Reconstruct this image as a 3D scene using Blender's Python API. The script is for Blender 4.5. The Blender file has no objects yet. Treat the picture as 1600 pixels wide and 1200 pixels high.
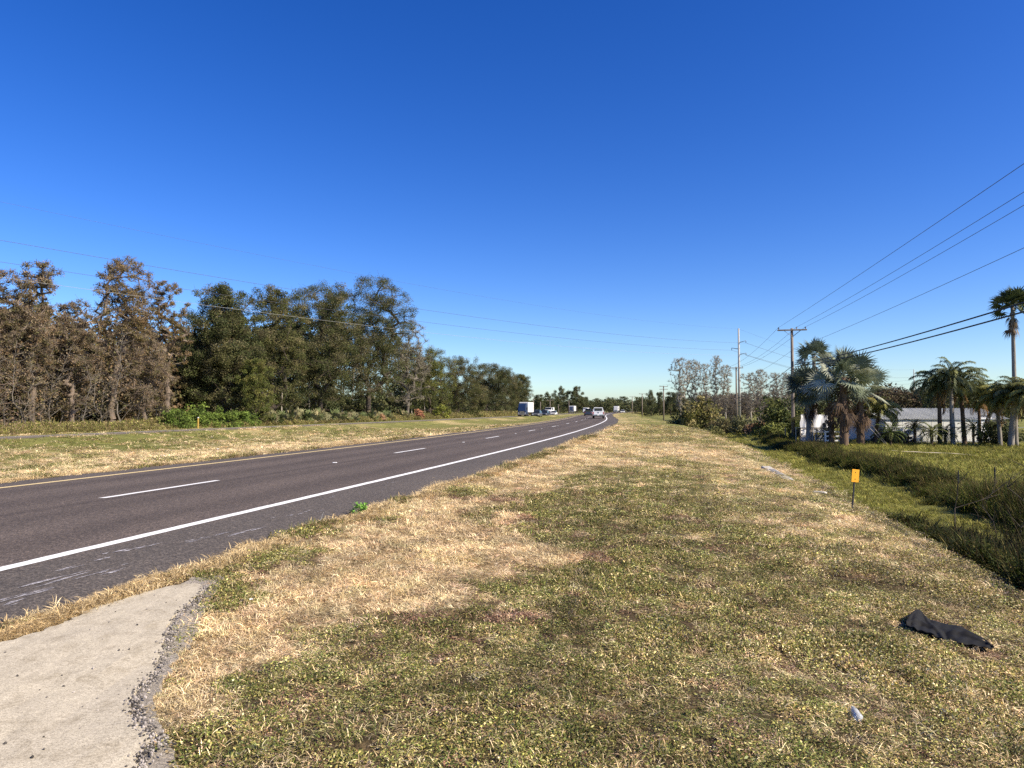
import bpy, math, random
import numpy as np
from mathutils import Vector
R = math.radians
# ------------------------------------------------------------------ camera, sky, sun, exposure
F_PX, CAM_H, HZ = 1109.0, 1.5, 640.0          # focal length in px of the 1600 px photograph, eye height, horizon row
SUN_AZ, SUN_EL = 117.0, 38.0                   # degrees clockwise from the view direction, degrees up
sc = bpy.context.scene
COL = sc.collection
cam_d = bpy.data.cameras.new('camera'); cam = bpy.data.objects.new('camera', cam_d); COL.objects.link(cam)
PITCH = math.atan((HZ-600)/F_PX)
cam.location = (0, 0, CAM_H); cam.rotation_euler = (R(90)+PITCH, 0, 0)
cam_d.sensor_width = 36; cam_d.lens = 36*F_PX/1600; cam_d.clip_start = 0.05; cam_d.clip_end = 6000
sc.camera = cam
world = bpy.data.worlds.new('World'); sc.world = world; world.use_nodes = True
wn, wl = world.node_tree.nodes, world.node_tree.links
bg = wn['Background']; bg.inputs[1].default_value = 0.079
sky = wn.new('ShaderNodeTexSky'); sky.sky_type = 'NISHITA'; sky.sun_disc = False
sky.sun_elevation = R(SUN_EL); sky.sun_rotation = R(SUN_AZ)
sky.altitude = 0; sky.air_density = 0.9; sky.dust_density = 0.5; sky.ozone_density = 4.5
hs = wn.new('ShaderNodeHueSaturation'); hs.inputs['Saturation'].default_value = 1.25; hs.inputs['Hue'].default_value = .517
gam = wn.new('ShaderNodeGamma'); gam.inputs[1].default_value = 1.12
wl.new(sky.outputs[0], gam.inputs[0]); wl.new(gam.outputs[0], hs.inputs['Color']); wl.new(hs.outputs[0], bg.inputs[0])
sd = bpy.data.lights.new('sun', 'SUN'); sun = bpy.data.objects.new('sun', sd); COL.objects.link(sun)
sd.energy = 4.6; sd.angle = R(0.53); sd.color = (1, 0.88, 0.69)
sv = Vector((math.sin(R(SUN_AZ))*math.cos(R(SUN_EL)), math.cos(R(SUN_AZ))*math.cos(R(SUN_EL)), math.sin(R(SUN_EL))))
sun.rotation_euler = sv.to_track_quat('Z', 'Y').to_euler()
sc.view_settings.view_transform = 'Standard'; sc.view_settings.look = 'None'
sc.view_settings.exposure = 0.95; sc.view_settings.gamma = 1.0
sc.cycles.max_bounces = 5; sc.cycles.diffuse_bounces = 3; sc.cycles.transparent_max_bounces = 6
sc.cycles.transmission_bounces = 3; sc.cycles.use_denoising = False

# ------------------------------------------------------------------ helpers
def h2(ix, iy, s):
    n = (ix.astype(np.int64)*374761393 + iy.astype(np.int64)*668265263 + s*1442695041) & 0xffffffff
    n = ((n ^ (n >> 13))*1274126177) & 0xffffffff
    n = n ^ (n >> 16)
    return (n & 0xffffff)/float(0xffffff)
def vnoise(x, y, s=0):
    x = np.asarray(x, float); y = np.asarray(y, float)
    ix = np.floor(x); iy = np.floor(y); fx = x-ix; fy = y-iy
    fx = fx*fx*(3-2*fx); fy = fy*fy*(3-2*fy)
    a = h2(ix, iy, s); b = h2(ix+1, iy, s); c = h2(ix, iy+1, s); d = h2(ix+1, iy+1, s)
    return (a*(1-fx)+b*fx)*(1-fy)+(c*(1-fx)+d*fx)*fy
def fbm(x, y, s=0, o=4):
    t, a, n = 0, 1.0, 0
    for k in range(o):
        t = t+a*vnoise(np.asarray(x)*2**k, np.asarray(y)*2**k, s+k*17); n += a; a *= .55
    return t/n
def sstep(a, b, x):
    t = np.clip((np.asarray(x, float)-a)/(b-a), 0, 1); return t*t*(3-2*t)
def smooth_curve(pts):
    """a smoothed x(y) through measured ground points"""
    p = np.array(pts, float); ys = np.arange(-400, 3001, 4.0); xs = np.interp(ys, p[:, 0], p[:, 1])
    ys0 = p[0]; sl0 = (p[1, 1]-p[0, 1])/(p[1, 0]-p[0, 0]); sl1 = (p[-1, 1]-p[-2, 1])/(p[-1, 0]-p[-2, 0])
    xs = np.where(ys < p[0, 0], p[0, 1]+(ys-p[0, 0])*sl0, xs); xs = np.where(ys > p[-1, 0], p[-1, 1]+(ys-p[-1, 0])*sl1, xs)
    k = np.exp(-0.5*(np.arange(-12, 13)*4/14.0)**2); k /= k.sum()
    for _ in range(1):
        xp = np.concatenate([xs[0]+(np.arange(-12, 0))*(xs[1]-xs[0]), xs, xs[-1]+np.arange(1, 13)*(xs[-1]-xs[-2])])
        xs = np.convolve(xp, k, 'valid')
    return lambda y: np.interp(y, ys, xs)
# white edge line of the near carriageway, and median-side edge of the far carriageway: x as a function of y
W = smooth_curve([(0, -6.42), (6.65, -4.8), (10.6, -3.82), (19.3, -1.65), (26, -.1), (36.2, 2.05), (46.2, 4.05), (59.4, 6.5), (75.6, 9.45),
                  (99.6, 13.3), (126, 16.9), (157, 20.6), (200, 26.5), (250, 34), (300, 43), (340, 51), (420, 68), (700, 130)])
FAR = smooth_curve([(0, -36.5), (20, -32), (38.7, -27.5), (65, -21), (85, -15.6), (114, -8.8), (145, -2.2), (170, 4.0), (200, 10.2),
                    (238, 17.5), (333, 34.5), (400, 48), (700, 118)])
EDGE_R, EDGE_L = 1.72, -7.35
def H(x, y):
    """ground height"""
    x = np.asarray(x, float); y = np.asarray(y, float)
    u = x-W(y); v = x-FAR(y)
    cx = [EDGE_R, 4, 6.5, 9.2, 10, 11.2, 12.3, 13.2, 14.6, 15.6, 16.6, 18, 60]
    cz = [0, -.05, -.16, -.36, -.48, -.95, -1.36, -1.45, -1.42, -1.2, -1.08, -1.08, -1.1]
    right = np.interp(u, cx, cz)
    wid = np.maximum((W(y)+EDGE_L)-FAR(y), 1.0)
    t = np.clip(v/wid, 0, 1)
    med = -.42*np.sin(np.pi*t)**1.5*np.clip(wid/22, 0, 1)-.30*(1-t)+.30*np.exp(-((v-1.6)/1.3)**2)
    z = np.where(u > 0, right, np.where(v > 0, med, -.30))
    left = -.30-.15*sstep(-9, -16, v)
    z = np.where(v < -8.5, left, z)
    onroad = ((u < EDGE_R+.1) & (u > EDGE_L-.1)) | ((v < .6) & (v > -8.9))
    rough = (fbm(x*.55, y*.55, 5, 3)-.5)*.13+(fbm(x*2.3, y*2.3, 9, 2)-.5)*.045
    fade = sstep(EDGE_R, EDGE_R+1.5, u)+sstep(-EDGE_L, -EDGE_L+2, -u)*sstep(0.5, 2.5, v)+sstep(9, 12, -v)
    z = z+np.where(onroad, -.03, rough*np.clip(fade, 0, 1)-.015)
    return z
def ray(px, py):
    dx, dy, dz = (px-800)/F_PX, (600-py)/F_PX, -1.0
    c, s = math.cos(R(90)+PITCH), math.sin(R(90)+PITCH)
    return np.array([dx, dy*c-dz*s, dy*s+dz*c])
def G(px, py, dmax=900):
    """ground point seen at a pixel of the photograph"""
    d = ray(px, py); t0 = 1.0
    ts = np.geomspace(1.2, dmax, 1500)
    zz = CAM_H+d[2]*ts; hh = H(d[0]*ts, d[1]*ts)
    k = np.argmax(zz < hh)
    if not (zz < hh).any(): k = len(ts)-1
    a, b = ts[max(k-1, 0)], ts[k]
    for _ in range(20):
        m = (a+b)/2
        if CAM_H+d[2]*m < H(d[0]*m, d[1]*m): b = m
        else: a = m
    return Vector((d[0]*a, d[1]*a, float(H(d[0]*a, d[1]*a))))
def AT(px, D, py=None):
    """point at depth D in the column px; on the ground, or at the height of row py"""
    d = ray(px, HZ); x = d[0]*D/d[1]
    if py is None: return Vector((x, D, float(H(x, D))))
    e = ray(px, py); return Vector((e[0]*D/e[1], D, CAM_H+e[2]*D/e[1]))
def row_z(py, D): return AT(800, D, py).z
def smoothly(pts, n=8):
    out = []
    P = [np.array(p, float) for p in pts]; P = [2*P[0]-P[1]]+P+[2*P[-1]-P[-2]]
    for i in range(1, len(P)-2):
        for k in range(n):
            t = k/n
            out.append(.5*((2*P[i])+(-P[i-1]+P[i+1])*t+(2*P[i-1]-5*P[i]+4*P[i+1]-P[i+2])*t*t+(-P[i-1]+3*P[i]-3*P[i+1]+P[i+2])*t**3))
    out.append(P[-2]); return np.array(out)

class MB:
    """collects geometry for one mesh"""
    def __init__(s): s.v = []; s.f = []; s.m = []; s.c = []; s.n = 0
    def add(s, V, faces, mat=0, col=(1, 1, 1)):
        V = np.asarray(V, np.float32).reshape(-1, 3)
        if not isinstance(faces, list): faces = [faces]
        for f in faces:
            f = np.asarray(f, np.int64)
            if f.size: s.f.append(f+s.n); s.m.append(mat)
        c = np.asarray(col, np.float32)
        if c.ndim == 1: c = np.tile(c, (len(V), 1))
        s.v.append(V); s.c.append(c); s.n += len(V); return s
    def box(s, c, size, mat=0, rz=0, col=(1, 1, 1), bev=0, rx=0, ry=0):
        x, y, z = [q/2 for q in size]
        if bev > 0:
            b = min(bev, x*.9, y*.9, z*.9)
            bm = []
            for sz in (-1, 1):
                for inset_z, inset in ((1, 1), (0, 0)) if sz < 0 else ((0, 0), (1, 1)):
                    zz = sz*(z-(0 if inset_z else b)) ; q = b if inset else 0
                    X, Y = x-q, y-q
                    bm += [(-X+b, -Y, zz), (X-b, -Y, zz), (X, -Y+b, zz), (X, Y-b, zz), (X-b, Y, zz), (-X+b, Y, zz), (-X, Y-b, zz), (-X, -Y+b, zz)]
            V = np.array(bm); f = []
            for r in range(3):
                for k in range(8): f.append((r*8+k, r*8+(k+1) % 8, r*8+8+(k+1) % 8, r*8+8+k))
            F = [np.array(f), np.array([list(range(7, -1, -1)), list(range(24, 32))])]
        else:
            V = np.array([(-x, -y, -z), (x, -y, -z), (x, y, -z), (-x, y, -z), (-x, -y, z), (x, -y, z), (x, y, z), (-x, y, z)])
            F = [np.array([(0, 3, 2, 1), (4, 5, 6, 7), (0, 1, 5, 4), (1, 2, 6, 5), (2, 3, 7, 6), (3, 0, 4, 7)])]
        if rx: ca, sa = math.cos(rx), math.sin(rx); V = np.stack([V[:, 0], V[:, 1]*ca-V[:, 2]*sa, V[:, 1]*sa+V[:, 2]*ca], 1)
        if ry: ca, sa = math.cos(ry), math.sin(ry); V = np.stack([V[:, 0]*ca+V[:, 2]*sa, V[:, 1], -V[:, 0]*sa+V[:, 2]*ca], 1)
        ca, sa = math.cos(rz), math.sin(rz)
        V = np.stack([V[:, 0]*ca-V[:, 1]*sa, V[:, 0]*sa+V[:, 1]*ca, V[:, 2]], 1)+np.array(c)
        return s.add(V, F, mat, col)
    def tubes(s, P0, P1, R0, R1, k=5, mat=0, col=(1, 1, 1)):
        P0 = np.asarray(P0, float).reshape(-1, 3); P1 = np.asarray(P1, float).reshape(-1, 3); n = len(P0)
        if n == 0: return s
        R0 = np.broadcast_to(np.asarray(R0, float), (n,)); R1 = np.broadcast_to(np.asarray(R1, float), (n,))
        a = P1-P0; a /= np.maximum(np.linalg.norm(a, axis=1, keepdims=True), 1e-9)
        ref = np.where(np.abs(a[:, 2:3]) < .9, np.array([[0, 0, 1.]]), np.array([[1., 0, 0]]))
        u = np.cross(ref, a); u /= np.linalg.norm(u, axis=1, keepdims=True); w = np.cross(a, u)
        an = np.arange(k)*2*np.pi/k; ca, sa = np.cos(an), np.sin(an)
        d = u[:, None]*ca[None, :, None]+w[:, None]*sa[None, :, None]
        V = np.concatenate([P0[:, None]+d*R0[:, None, None], P1[:, None]+d*R1[:, None, None]], 1).reshape(-1, 3)
        b = (np.arange(n)*2*k)[:, None]; i = np.arange(k)[None]; j = (i+1) % k
        Fq = np.stack([b+i, b+j, b+k+j, b+k+i], 2).reshape(-1, 4)
        F = [Fq]
        if n < 40:
            F.append(np.concatenate([b+i, ], 0)[:, ::-1]); F.append(b+k+i)
        c = np.asarray(col, np.float32)
        if c.ndim == 2: c = np.repeat(c, 2*k, 0)
        return s.add(V, F, mat, c)
    def path(s, P, rad, k=8, mat=0, col=(1, 1, 1)):
        """a continuous tube along a polyline"""
        P = np.asarray(P, float); n = len(P); rad = np.broadcast_to(np.asarray(rad, float), (n,))
        t = np.gradient(P, axis=0); t /= np.maximum(np.linalg.norm(t, axis=1, keepdims=True), 1e-9)
        ref = np.array([0, 0, 1.]) if abs(t[:, 2]).mean() < .8 else np.array([1., 0, 0])
        u = np.cross(ref, t); u /= np.maximum(np.linalg.norm(u, axis=1, keepdims=True), 1e-9); w = np.cross(t, u)
        an = np.arange(k)*2*np.pi/k
        V = (P[:, None]+(u[:, None]*np.cos(an)[None, :, None]+w[:, None]*np.sin(an)[None, :, None])*rad[:, None, None]).reshape(-1, 3)
        b = (np.arange(n-1)*k)[:, None]; i = np.arange(k)[None]; j = (i+1) % k
        return s.add(V, [np.stack([b+i, b+j, b+k+j, b+k+i], 2).reshape(-1, 4), np.arange(k)[None, ::-1], (np.arange(k)+(n-1)*k)[None]], mat, col)
    def prism(s, prof, x0, x1, mat=0, col=(1, 1, 1)):
        """profile of (y, z) points pulled along x"""
        n = len(prof); V = [(x0, a, b) for a, b in prof]+[(x1, a, b) for a, b in prof]
        f = [(k, k+n, (k+1) % n+n, (k+1) % n) for k in range(n)]
        return s.add(V, [np.array(f), np.arange(n)[None], (np.arange(n)+n)[None, ::-1]], mat, col)
    def loft(s, secs, mat=0, col=(1, 1, 1)):
        """closed loft through rings of equally many points"""
        n = len(secs[0]); V = np.array(secs, float).reshape(-1, 3); m = len(secs)
        b = (np.arange(m-1)*n)[:, None]; i = np.arange(n)[None]; j = (i+1) % n
        return s.add(V, [np.stack([b+i, b+j, b+n+j, b+n+i], 2).reshape(-1, 4), np.arange(n)[None, ::-1], (np.arange(n)+(m-1)*n)[None]], mat, col)
    def mesh(s, name, mats, smooth=False):
        me = bpy.data.meshes.new(name)
        V = np.concatenate(s.v) if s.v else np.zeros((0, 3), np.float32); C = np.concatenate(s.c)
        me.vertices.add(len(V)); me.vertices.foreach_set('co', V.astype(np.float32).ravel())
        li = np.concatenate([f.ravel() for f in s.f]).astype(np.int32)
        tot = np.concatenate([np.full(len(f), f.shape[1]) for f in s.f]).astype(np.int32)
        mi = np.concatenate([np.full(len(f), m) for f, m in zip(s.f, s.m)]).astype(np.int32)
        st = np.concatenate([[0], np.cumsum(tot)[:-1]]).astype(np.int32)
        me.loops.add(len(li)); me.loops.foreach_set('vertex_index', li)
        me.polygons.add(len(tot)); me.polygons.foreach_set('loop_start', st)
        try: me.polygons.foreach_set('loop_total', tot)
        except Exception: pass
        me.polygons.foreach_set('material_index', mi)
        me.polygons.foreach_set('use_smooth', np.full(len(tot), bool(smooth)))
        me.update(calc_edges=True)
        ca = me.color_attributes.new('Col', 'FLOAT_COLOR', 'POINT')
        ca.data.foreach_set('color', np.concatenate([C, np.ones((len(C), 1), np.float32)], 1).astype(np.float32).ravel())
        for m in (mats if isinstance(mats, (list, tuple)) else [mats]): me.materials.append(m)
        return me
def link(name, me, parent=None, loc=(0, 0, 0), rz=0, scale=None):
    o = bpy.data.objects.new(name, me); COL.objects.link(o)
    if parent is not None: o.parent = parent
    o.location = loc; o.rotation_euler = (0, 0, rz)
    if scale is not None: o.scale = scale
    return o
def tag(o, label, cat, group=None):
    o['label'] = label; o['category'] = cat
    if group: o['group'] = group
    return o
def empty(name, label, cat, loc, rz=0, group=None, scale=None):
    return tag(link(name, None, None, loc, rz, scale), label, cat, group)
def struct(name, me, kind='structure'):
    o = link(name, me); o['kind'] = kind; return o
def copy_thing(src, loc, rz, label, group=None, scale=None):
    c = src.copy(); COL.objects.link(c); c.location = loc; c.rotation_euler = (0, 0, rz); c['label'] = label
    if group: c['group'] = group
    if scale is not None: c.scale = scale
    def rec(a, b):
        for ch in a.children:
            d = ch.copy(); COL.objects.link(d); d.parent = b; rec(ch, d)
    for ch in list(src.children):
        d = ch.copy(); COL.objects.link(d); d.parent = c; rec(ch, d)
    return c

# ------------------------------------------------------------------ materials
class NT:
    def __init__(s, name):
        s.m = bpy.data.materials.new(name); s.m.use_nodes = True
        s.n = s.m.node_tree.nodes; s.l = s.m.node_tree.links
        s.b = s.n['Principled BSDF']; s.out = s.n['Material Output']
        s.b.inputs['Specular IOR Level'].default_value = .3
    def new(s, t, **k):
        q = s.n.new(t)
        for a, b in k.items(): setattr(q, a, b)
        return q
    def coord(s, kind='Object'): return s.new('ShaderNodeTexCoord').outputs[kind]
    def pos(s): return s.new('ShaderNodeNewGeometry').outputs['Position']
    def noise(s, vec, scale, detail=4, rough=.6, dist=0):
        q = s.new('ShaderNodeTexNoise'); q.inputs['Scale'].default_value = scale; q.inputs['Detail'].default_value = detail
        q.inputs['Roughness'].default_value = rough; q.inputs['Distortion'].default_value = dist
        s.l.new(vec, q.inputs['Vector']); return q.outputs['Fac']
    def scaled(s, vec, v):
        q = s.new('ShaderNodeVectorMath', operation='MULTIPLY'); s.l.new(vec, q.inputs[0]); q.inputs[1].default_value = v; return q.outputs[0]
    def ramp(s, fac, stops):
        q = s.new('ShaderNodeValToRGB'); e = q.color_ramp.elements
        while len(e) < len(stops): e.new(.5)
        for k, (p, c) in enumerate(stops): e[k].position = p; e[k].color = (*c, 1) if len(c) == 3 else c
        s.l.new(fac, q.inputs[0]); return q.outputs[0]
    def mix(s, fac, a, b, mode='MIX'):
        q = s.new('ShaderNodeMix', data_type='RGBA', blend_type=mode); q.clamp_factor = True
        for sock, val in ((q.inputs[0], fac), (q.inputs[6], a), (q.inputs[7], b)):
            if isinstance(val, (int, float)): sock.default_value = val
            elif isinstance(val, tuple): sock.default_value = (*val, 1)
            else: s.l.new(val, sock)
        return q.outputs[2]
    def math(s, op, a, b=0.0):
        q = s.new('ShaderNodeMath', operation=op)
        for k, val in enumerate((a, b)):
            if isinstance(val, (int, float)): q.inputs[k].default_value = val
            else: s.l.new(val, q.inputs[k])
        return q.outputs[0]
    def attr(s, name, kind='GEOMETRY'):
        q = s.new('ShaderNodeAttribute', attribute_name=name); q.attribute_type = kind; return q
    def color(s, c):
        if isinstance(c, tuple): s.b.inputs['Base Color'].default_value = (*c, 1)
        else: s.l.new(c, s.b.inputs['Base Color'])
    def bump(s, h, strength, dist=.02):
        q = s.new('ShaderNodeBump'); q.inputs['Strength'].default_value = strength; q.inputs['Distance'].default_value = dist
        s.l.new(h, q.inputs['Height']); s.l.new(q.outputs[0], s.b.inputs['Normal'])
    def set(s, rough=None, metal=None, spec=None):
        if rough is not None: s.b.inputs['Roughness'].default_value = rough
        if metal is not None: s.b.inputs['Metallic'].default_value = metal
        if spec is not None: s.b.inputs['Specular IOR Level'].default_value = spec
        return s
    def translucent(s, col, fac):
        t = s.new('ShaderNodeBsdfTranslucent'); s.l.new(col, t.inputs[0]) if not isinstance(col, tuple) else None
        m = s.new('ShaderNodeMixShader'); m.inputs[0].default_value = fac
        s.l.new(s.b.outputs[0], m.inputs[1]); s.l.new(t.outputs[0], m.inputs[2]); s.l.new(m.outputs[0], s.out.inputs[0])
def plain(name, col, rough=.6, metal=0, spec=.3, var=.12, scale=6.0, bump=0.0):
    n = NT(name); nz = n.noise(n.coord(), scale, 5)
    a = tuple(c*(1-var) for c in col); b = tuple(min(1, c*(1+var)) for c in col)
    n.color(n.ramp(nz, [(.3, a), (.7, b)])); n.set(rough, metal, spec)
    if bump: n.bump(nz, bump)
    return n.m
def leafmat(name, tint=(1, 1, 1), trans=.28, inst=False, rough=.55, spec=.25):
    n = NT(name); c = n.attr('Col').outputs['Color']
    c = n.mix(1.0, c, tint, 'MULTIPLY')
    if inst: c = n.mix(1.0, c, n.attr('tint', 'INSTANCER').outputs['Color'], 'MULTIPLY')
    n.color(c); n.set(rough, 0, spec); n.translucent(c, trans); return n.m
def barkmat(name, a, b, scale=3):
    n = NT(name); p = n.scaled(n.coord(), (1, 1, .25)); nz = n.noise(p, scale, 6, .7)
    n.color(n.ramp(nz, [(.3, a), (.72, b)])); n.set(.9, 0, .1); n.bump(nz, .5, .05); return n.m
M = {}
M['leaf'] = leafmat('foliage', trans=.2, rough=.65, spec=.12); M['cover'] = leafmat('ground_cover_leaf', inst=True, trans=.16, rough=.65, spec=.12)
M['frond'] = leafmat('palm_frond', trans=.15, rough=.6, spec=.15)
M['bark'] = barkmat('dark_bark', (.035, .028, .022), (.12, .10, .08))
M['greybark'] = barkmat('grey_bark', (.09, .078, .065), (.22, .195, .165))
M['brownbark'] = barkmat('brown_bark', (.09, .068, .052), (.25, .20, .16)); M['palebark'] = barkmat('pale_bark', (.19, .17, .14), (.42, .38, .33))
M['palmbark'] = barkmat('palm_bark', (.16, .14, .12), (.36, .33, .29), 5)
M['palmboot'] = barkmat('palm_boots', (.05, .035, .025), (.2, .14, .1), 6)
M['wood'] = barkmat('weathered_pole_wood', (.13, .105, .085), (.30, .26, .22), 5)
M['concrete_pole'] = plain('concrete_pole', (.38, .37, .35), .8)
M['dark_metal'] = plain('dark_metal', (.05, .05, .055), .5, .5)
M['galv'] = plain('galvanised_metal', (.35, .36, .37), .45, .7)
M['cable'] = plain('black_cable', (.012, .012, .013), .6)
M['wire'] = plain('aluminium_wire', (.10, .10, .11), .5, .3)
M['palewire'] = plain('bright_wire', (.34, .34, .32), .6, 0)
M['insul'] = plain('brown_insulator', (.05, .03, .025), .25, 0, .6)
M['white_paint'] = plain('white_paint', (.78, .78, .78), .35, 0, .5, .03)
M['glass'] = plain('dark_glass', (.015, .018, .02), .08, 0, .8)
M['rubber'] = plain('black_rubber', (.015, .015, .015), .85)
M['chrome'] = plain('chrome_trim', (.5, .5, .5), .2, .9)
M['red_lens'] = plain('red_lens', (.35, .015, .01), .25, 0, .6)
M['lamp_lens'] = plain('clear_lens', (.6, .6, .58), .15, 0, .6)
def paint(name, c): return plain(name, c, .3, .0, .6, .03)

# ------------------------------------------------------------------ what grows where
_BL = [(650, 860, 1.6, 1.1, 1.0), (560, 850, 1.3, .8, .9), (760, 850, 1.4, 1.2, .7), (540, 930, .9, .8, .8), (640, 790, 1.2, 1.5, .55), (350, 1020, .35, .9, .9),
       (800, 740, 1.6, 3.5, .8), (860, 712, 1.8, 5, .8), (330, 1110, .35, .4, .8), (690, 960, .7, .5, .6), (900, 690, 2, 6, .7), (1100, 715, 2.2, 6, .6),
       (1020, 700, 2, 5, .3), (860, 850, .9, .9, -.5), (500, 840, .6, .5, -.9), (430, 870, .7, .5, -1.1), (640, 960, .45, .4, -.8), (680, 862, .3, .25, -.8),
       (900, 790, 1.3, 1.5, -.8), (960, 750, 1.6, 2.5, -.6), (850, 900, .8, .7, -.4), (900, 1000, 1.1, .9, -.8), (430, 1150, .45, .35, -.9), (570, 1120, .5, .4, -.6),
       (760, 1120, .8, .5, -.7), (1180, 1000, 2, 1.2, -.6), (1080, 860, 2, 2, -.45), (980, 930, .9, .8, -.6), (1400, 1080, 1.5, .8, -.7), (700, 770, .8, 1.2, -.6), (620, 810, .4, .6, -.3)]
BLOBS = []
for px, py, rx, ry, a in _BL:
    p = G(px, py); BLOBS.append((p.x, p.y, rx, ry, a))
def dryness(x, y):
    """0 green ground cover .. 1 dead straw grass"""
    u = x-W(y); v = x-FAR(y)
    d = fbm(x*.35, y*.22, 31, 4)*.95+fbm(x*1.7, y*1.7, 77, 3)*.7-.50
    wx = (fbm(x*1.3, y*1.3, 3, 3)-.5)*1.1; wy = (fbm(x*1.3, y*1.3, 4, 3)-.5)*1.1
    for bx, by, rx, ry, a in BLOBS:
        d = d+a*.78*np.exp(-((x+wx-bx)/rx)**2-((y+wy-by)/ry)**2)
    d = d+(.10*sstep(10, 3, u)+.22*sstep(4.6, 2.4, u)*sstep(3.5, 9, y))*(u > 0)
    d = np.where(u < EDGE_L, .40+(fbm(x*.13, y*.1, 8, 4)-.5)*.9+(fbm(x*1.1, y*1.1, 81, 2)-.5)*.4+.35*sstep(-8.6, -7.6, u), d)
    d = np.where(v < -8, d-.15, d)
    d = np.where(u > 10.2, .12+(fbm(x*.3, y*.3, 8, 3)-.5)*.4, d)
    return np.clip(d, 0, 1)
def lushness(x, y):
    """1 in the ditch and the field beyond it"""
    u = x-W(y); return sstep(10.0, 12.0, u)*sstep(170, 100, y)+.1*sstep(10, 12, u)*sstep(100, 170, y)

# ------------------------------------------------------------------ ground sheet
def ground():
    ys = np.concatenate([-np.geomspace(400, 3, 20), np.arange(-2.7, 14, .13), np.geomspace(14, 80, 170)[:], np.geomspace(81, 600, 120), np.geomspace(640, 4000, 14)])
    us = np.concatenate([-np.geomspace(3500, 62, 14), -np.geomspace(60, 8, 90), np.arange(-7.8, 2, .5), np.arange(2, 18, .13), np.geomspace(18.2, 70, 60), np.geomspace(76, 3500, 14)])
    Y, U = np.meshgrid(ys, us, indexing='ij')
    X = U+W(Y)
    Z = H(X, Y)
    far = np.hypot(X, Y) > 900
    Z = np.where(far, np.minimum(Z, -1.0), Z)
    dry = dryness(X, Y); lu = lushness(X, Y)
    n1 = fbm(X*3, Y*3, 55, 3)[..., None]
    straw = np.array([.37, .30, .15]); green = np.array([.16, .165, .05]); lushc = np.array([.155, .16, .045])
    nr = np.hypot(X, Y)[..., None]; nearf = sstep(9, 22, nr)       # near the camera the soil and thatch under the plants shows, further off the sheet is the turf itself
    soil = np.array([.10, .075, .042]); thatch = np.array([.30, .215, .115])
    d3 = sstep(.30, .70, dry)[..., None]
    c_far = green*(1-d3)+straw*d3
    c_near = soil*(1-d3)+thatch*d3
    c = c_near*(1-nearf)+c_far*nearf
    redd = sstep(.55, .75, fbm(X*.5, Y*.3, 91, 3))[..., None]*(np.array([.20, .125, .085]))
    c = np.where(redd.sum(-1, keepdims=True) > 0, c*(1-.2*sstep(.55, .75, fbm(X*.5, Y*.3, 91, 3))[..., None])+.2*redd, c)
    c = c*(1-lu[..., None])+lushc*lu[..., None]
    c = c*(.75+.5*n1)
    ny, nu = Y.shape
    idx = np.arange(ny*nu).reshape(ny, nu)
    Fq = np.stack([idx[:-1, :-1], idx[:-1, 1:], idx[1:, 1:], idx[1:, :-1]], 2).reshape(-1, 4)
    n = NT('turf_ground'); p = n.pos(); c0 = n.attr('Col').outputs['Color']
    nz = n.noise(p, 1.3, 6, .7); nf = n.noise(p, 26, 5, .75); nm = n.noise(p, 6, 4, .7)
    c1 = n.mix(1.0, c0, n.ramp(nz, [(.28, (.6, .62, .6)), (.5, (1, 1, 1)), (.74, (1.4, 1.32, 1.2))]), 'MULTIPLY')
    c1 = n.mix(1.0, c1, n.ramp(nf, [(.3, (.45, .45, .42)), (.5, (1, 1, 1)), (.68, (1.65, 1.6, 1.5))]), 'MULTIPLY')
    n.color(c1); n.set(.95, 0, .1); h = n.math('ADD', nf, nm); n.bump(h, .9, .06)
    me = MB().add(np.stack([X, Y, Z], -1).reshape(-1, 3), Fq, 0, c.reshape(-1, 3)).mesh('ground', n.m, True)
    struct('ground', me)
ground()

# ------------------------------------------------------------------ roads and markings
def strip(offs, ys, z, curve=W, wob=None):
    Y, U = np.meshgrid(ys, offs, indexing='ij'); X = U+curve(Y)
    if wob is not None: X = X+wob(Y, U)
    Z = np.full(X.shape, z) if np.isscalar(z) else z(X, Y, U)
    ny, nu = Y.shape; idx = np.arange(ny*nu).reshape(ny, nu)
    Fq = np.stack([idx[:-1, :-1], idx[:-1, 1:], idx[1:, 1:], idx[1:, :-1]], 2).reshape(-1, 4)
    return np.stack([X, Y, Z], -1).reshape(-1, 3), Fq, U.ravel(), Y.ravel()
YR = np.concatenate([np.arange(-60, -4, 2.0), np.arange(-4, 30, .12), np.arange(30, 120, .6), np.arange(120, 700, 3.0)])
def asphalt(name, tone=(1, 1, 1)):
    n = NT(name); p = n.pos(); c0 = n.attr('Col').outputs['Color']
    vo = n.new('ShaderNodeTexVoronoi'); vo.inputs['Scale'].default_value = 55; n.l.new(p, vo.inputs['Vector'])
    sp = n.ramp(n.noise(p, 75, 5, .8), [(.33, (.42, .4, .4)), (.46, (.85, .84, .84)), (.56, (1.2, 1.18, 1.15)), (.66, (2.2, 2.1, 1.95)), (.74, (4, 3.8, 3.5))])
    big = n.ramp(n.noise(n.scaled(p, (1, .25, 1)), .9, 5, .6), [(.3, (.88, .88, .88)), (.7, (1.12, 1.11, 1.1))])
    cell = n.ramp(vo.outputs['Color'], [(.0, (.42, .41, .41)), (.6, (1, 1, .99)), (.85, (1.5, 1.46, 1.42)), (1, (2.1, 2.0, 1.9))])
    c = n.mix(1.0, n.mix(1.0, n.mix(1.0, c0, sp, 'MULTIPLY'), big, 'MULTIPLY'), cell, 'MULTIPLY')
    n.color(n.mix(1.0, c, tone, 'MULTIPLY')); n.set(.88, 0, .25); n.bump(n.noise(p, 90, 3, .7), .5, .006); return n.m
M['asphalt'] = asphalt('asphalt')
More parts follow.
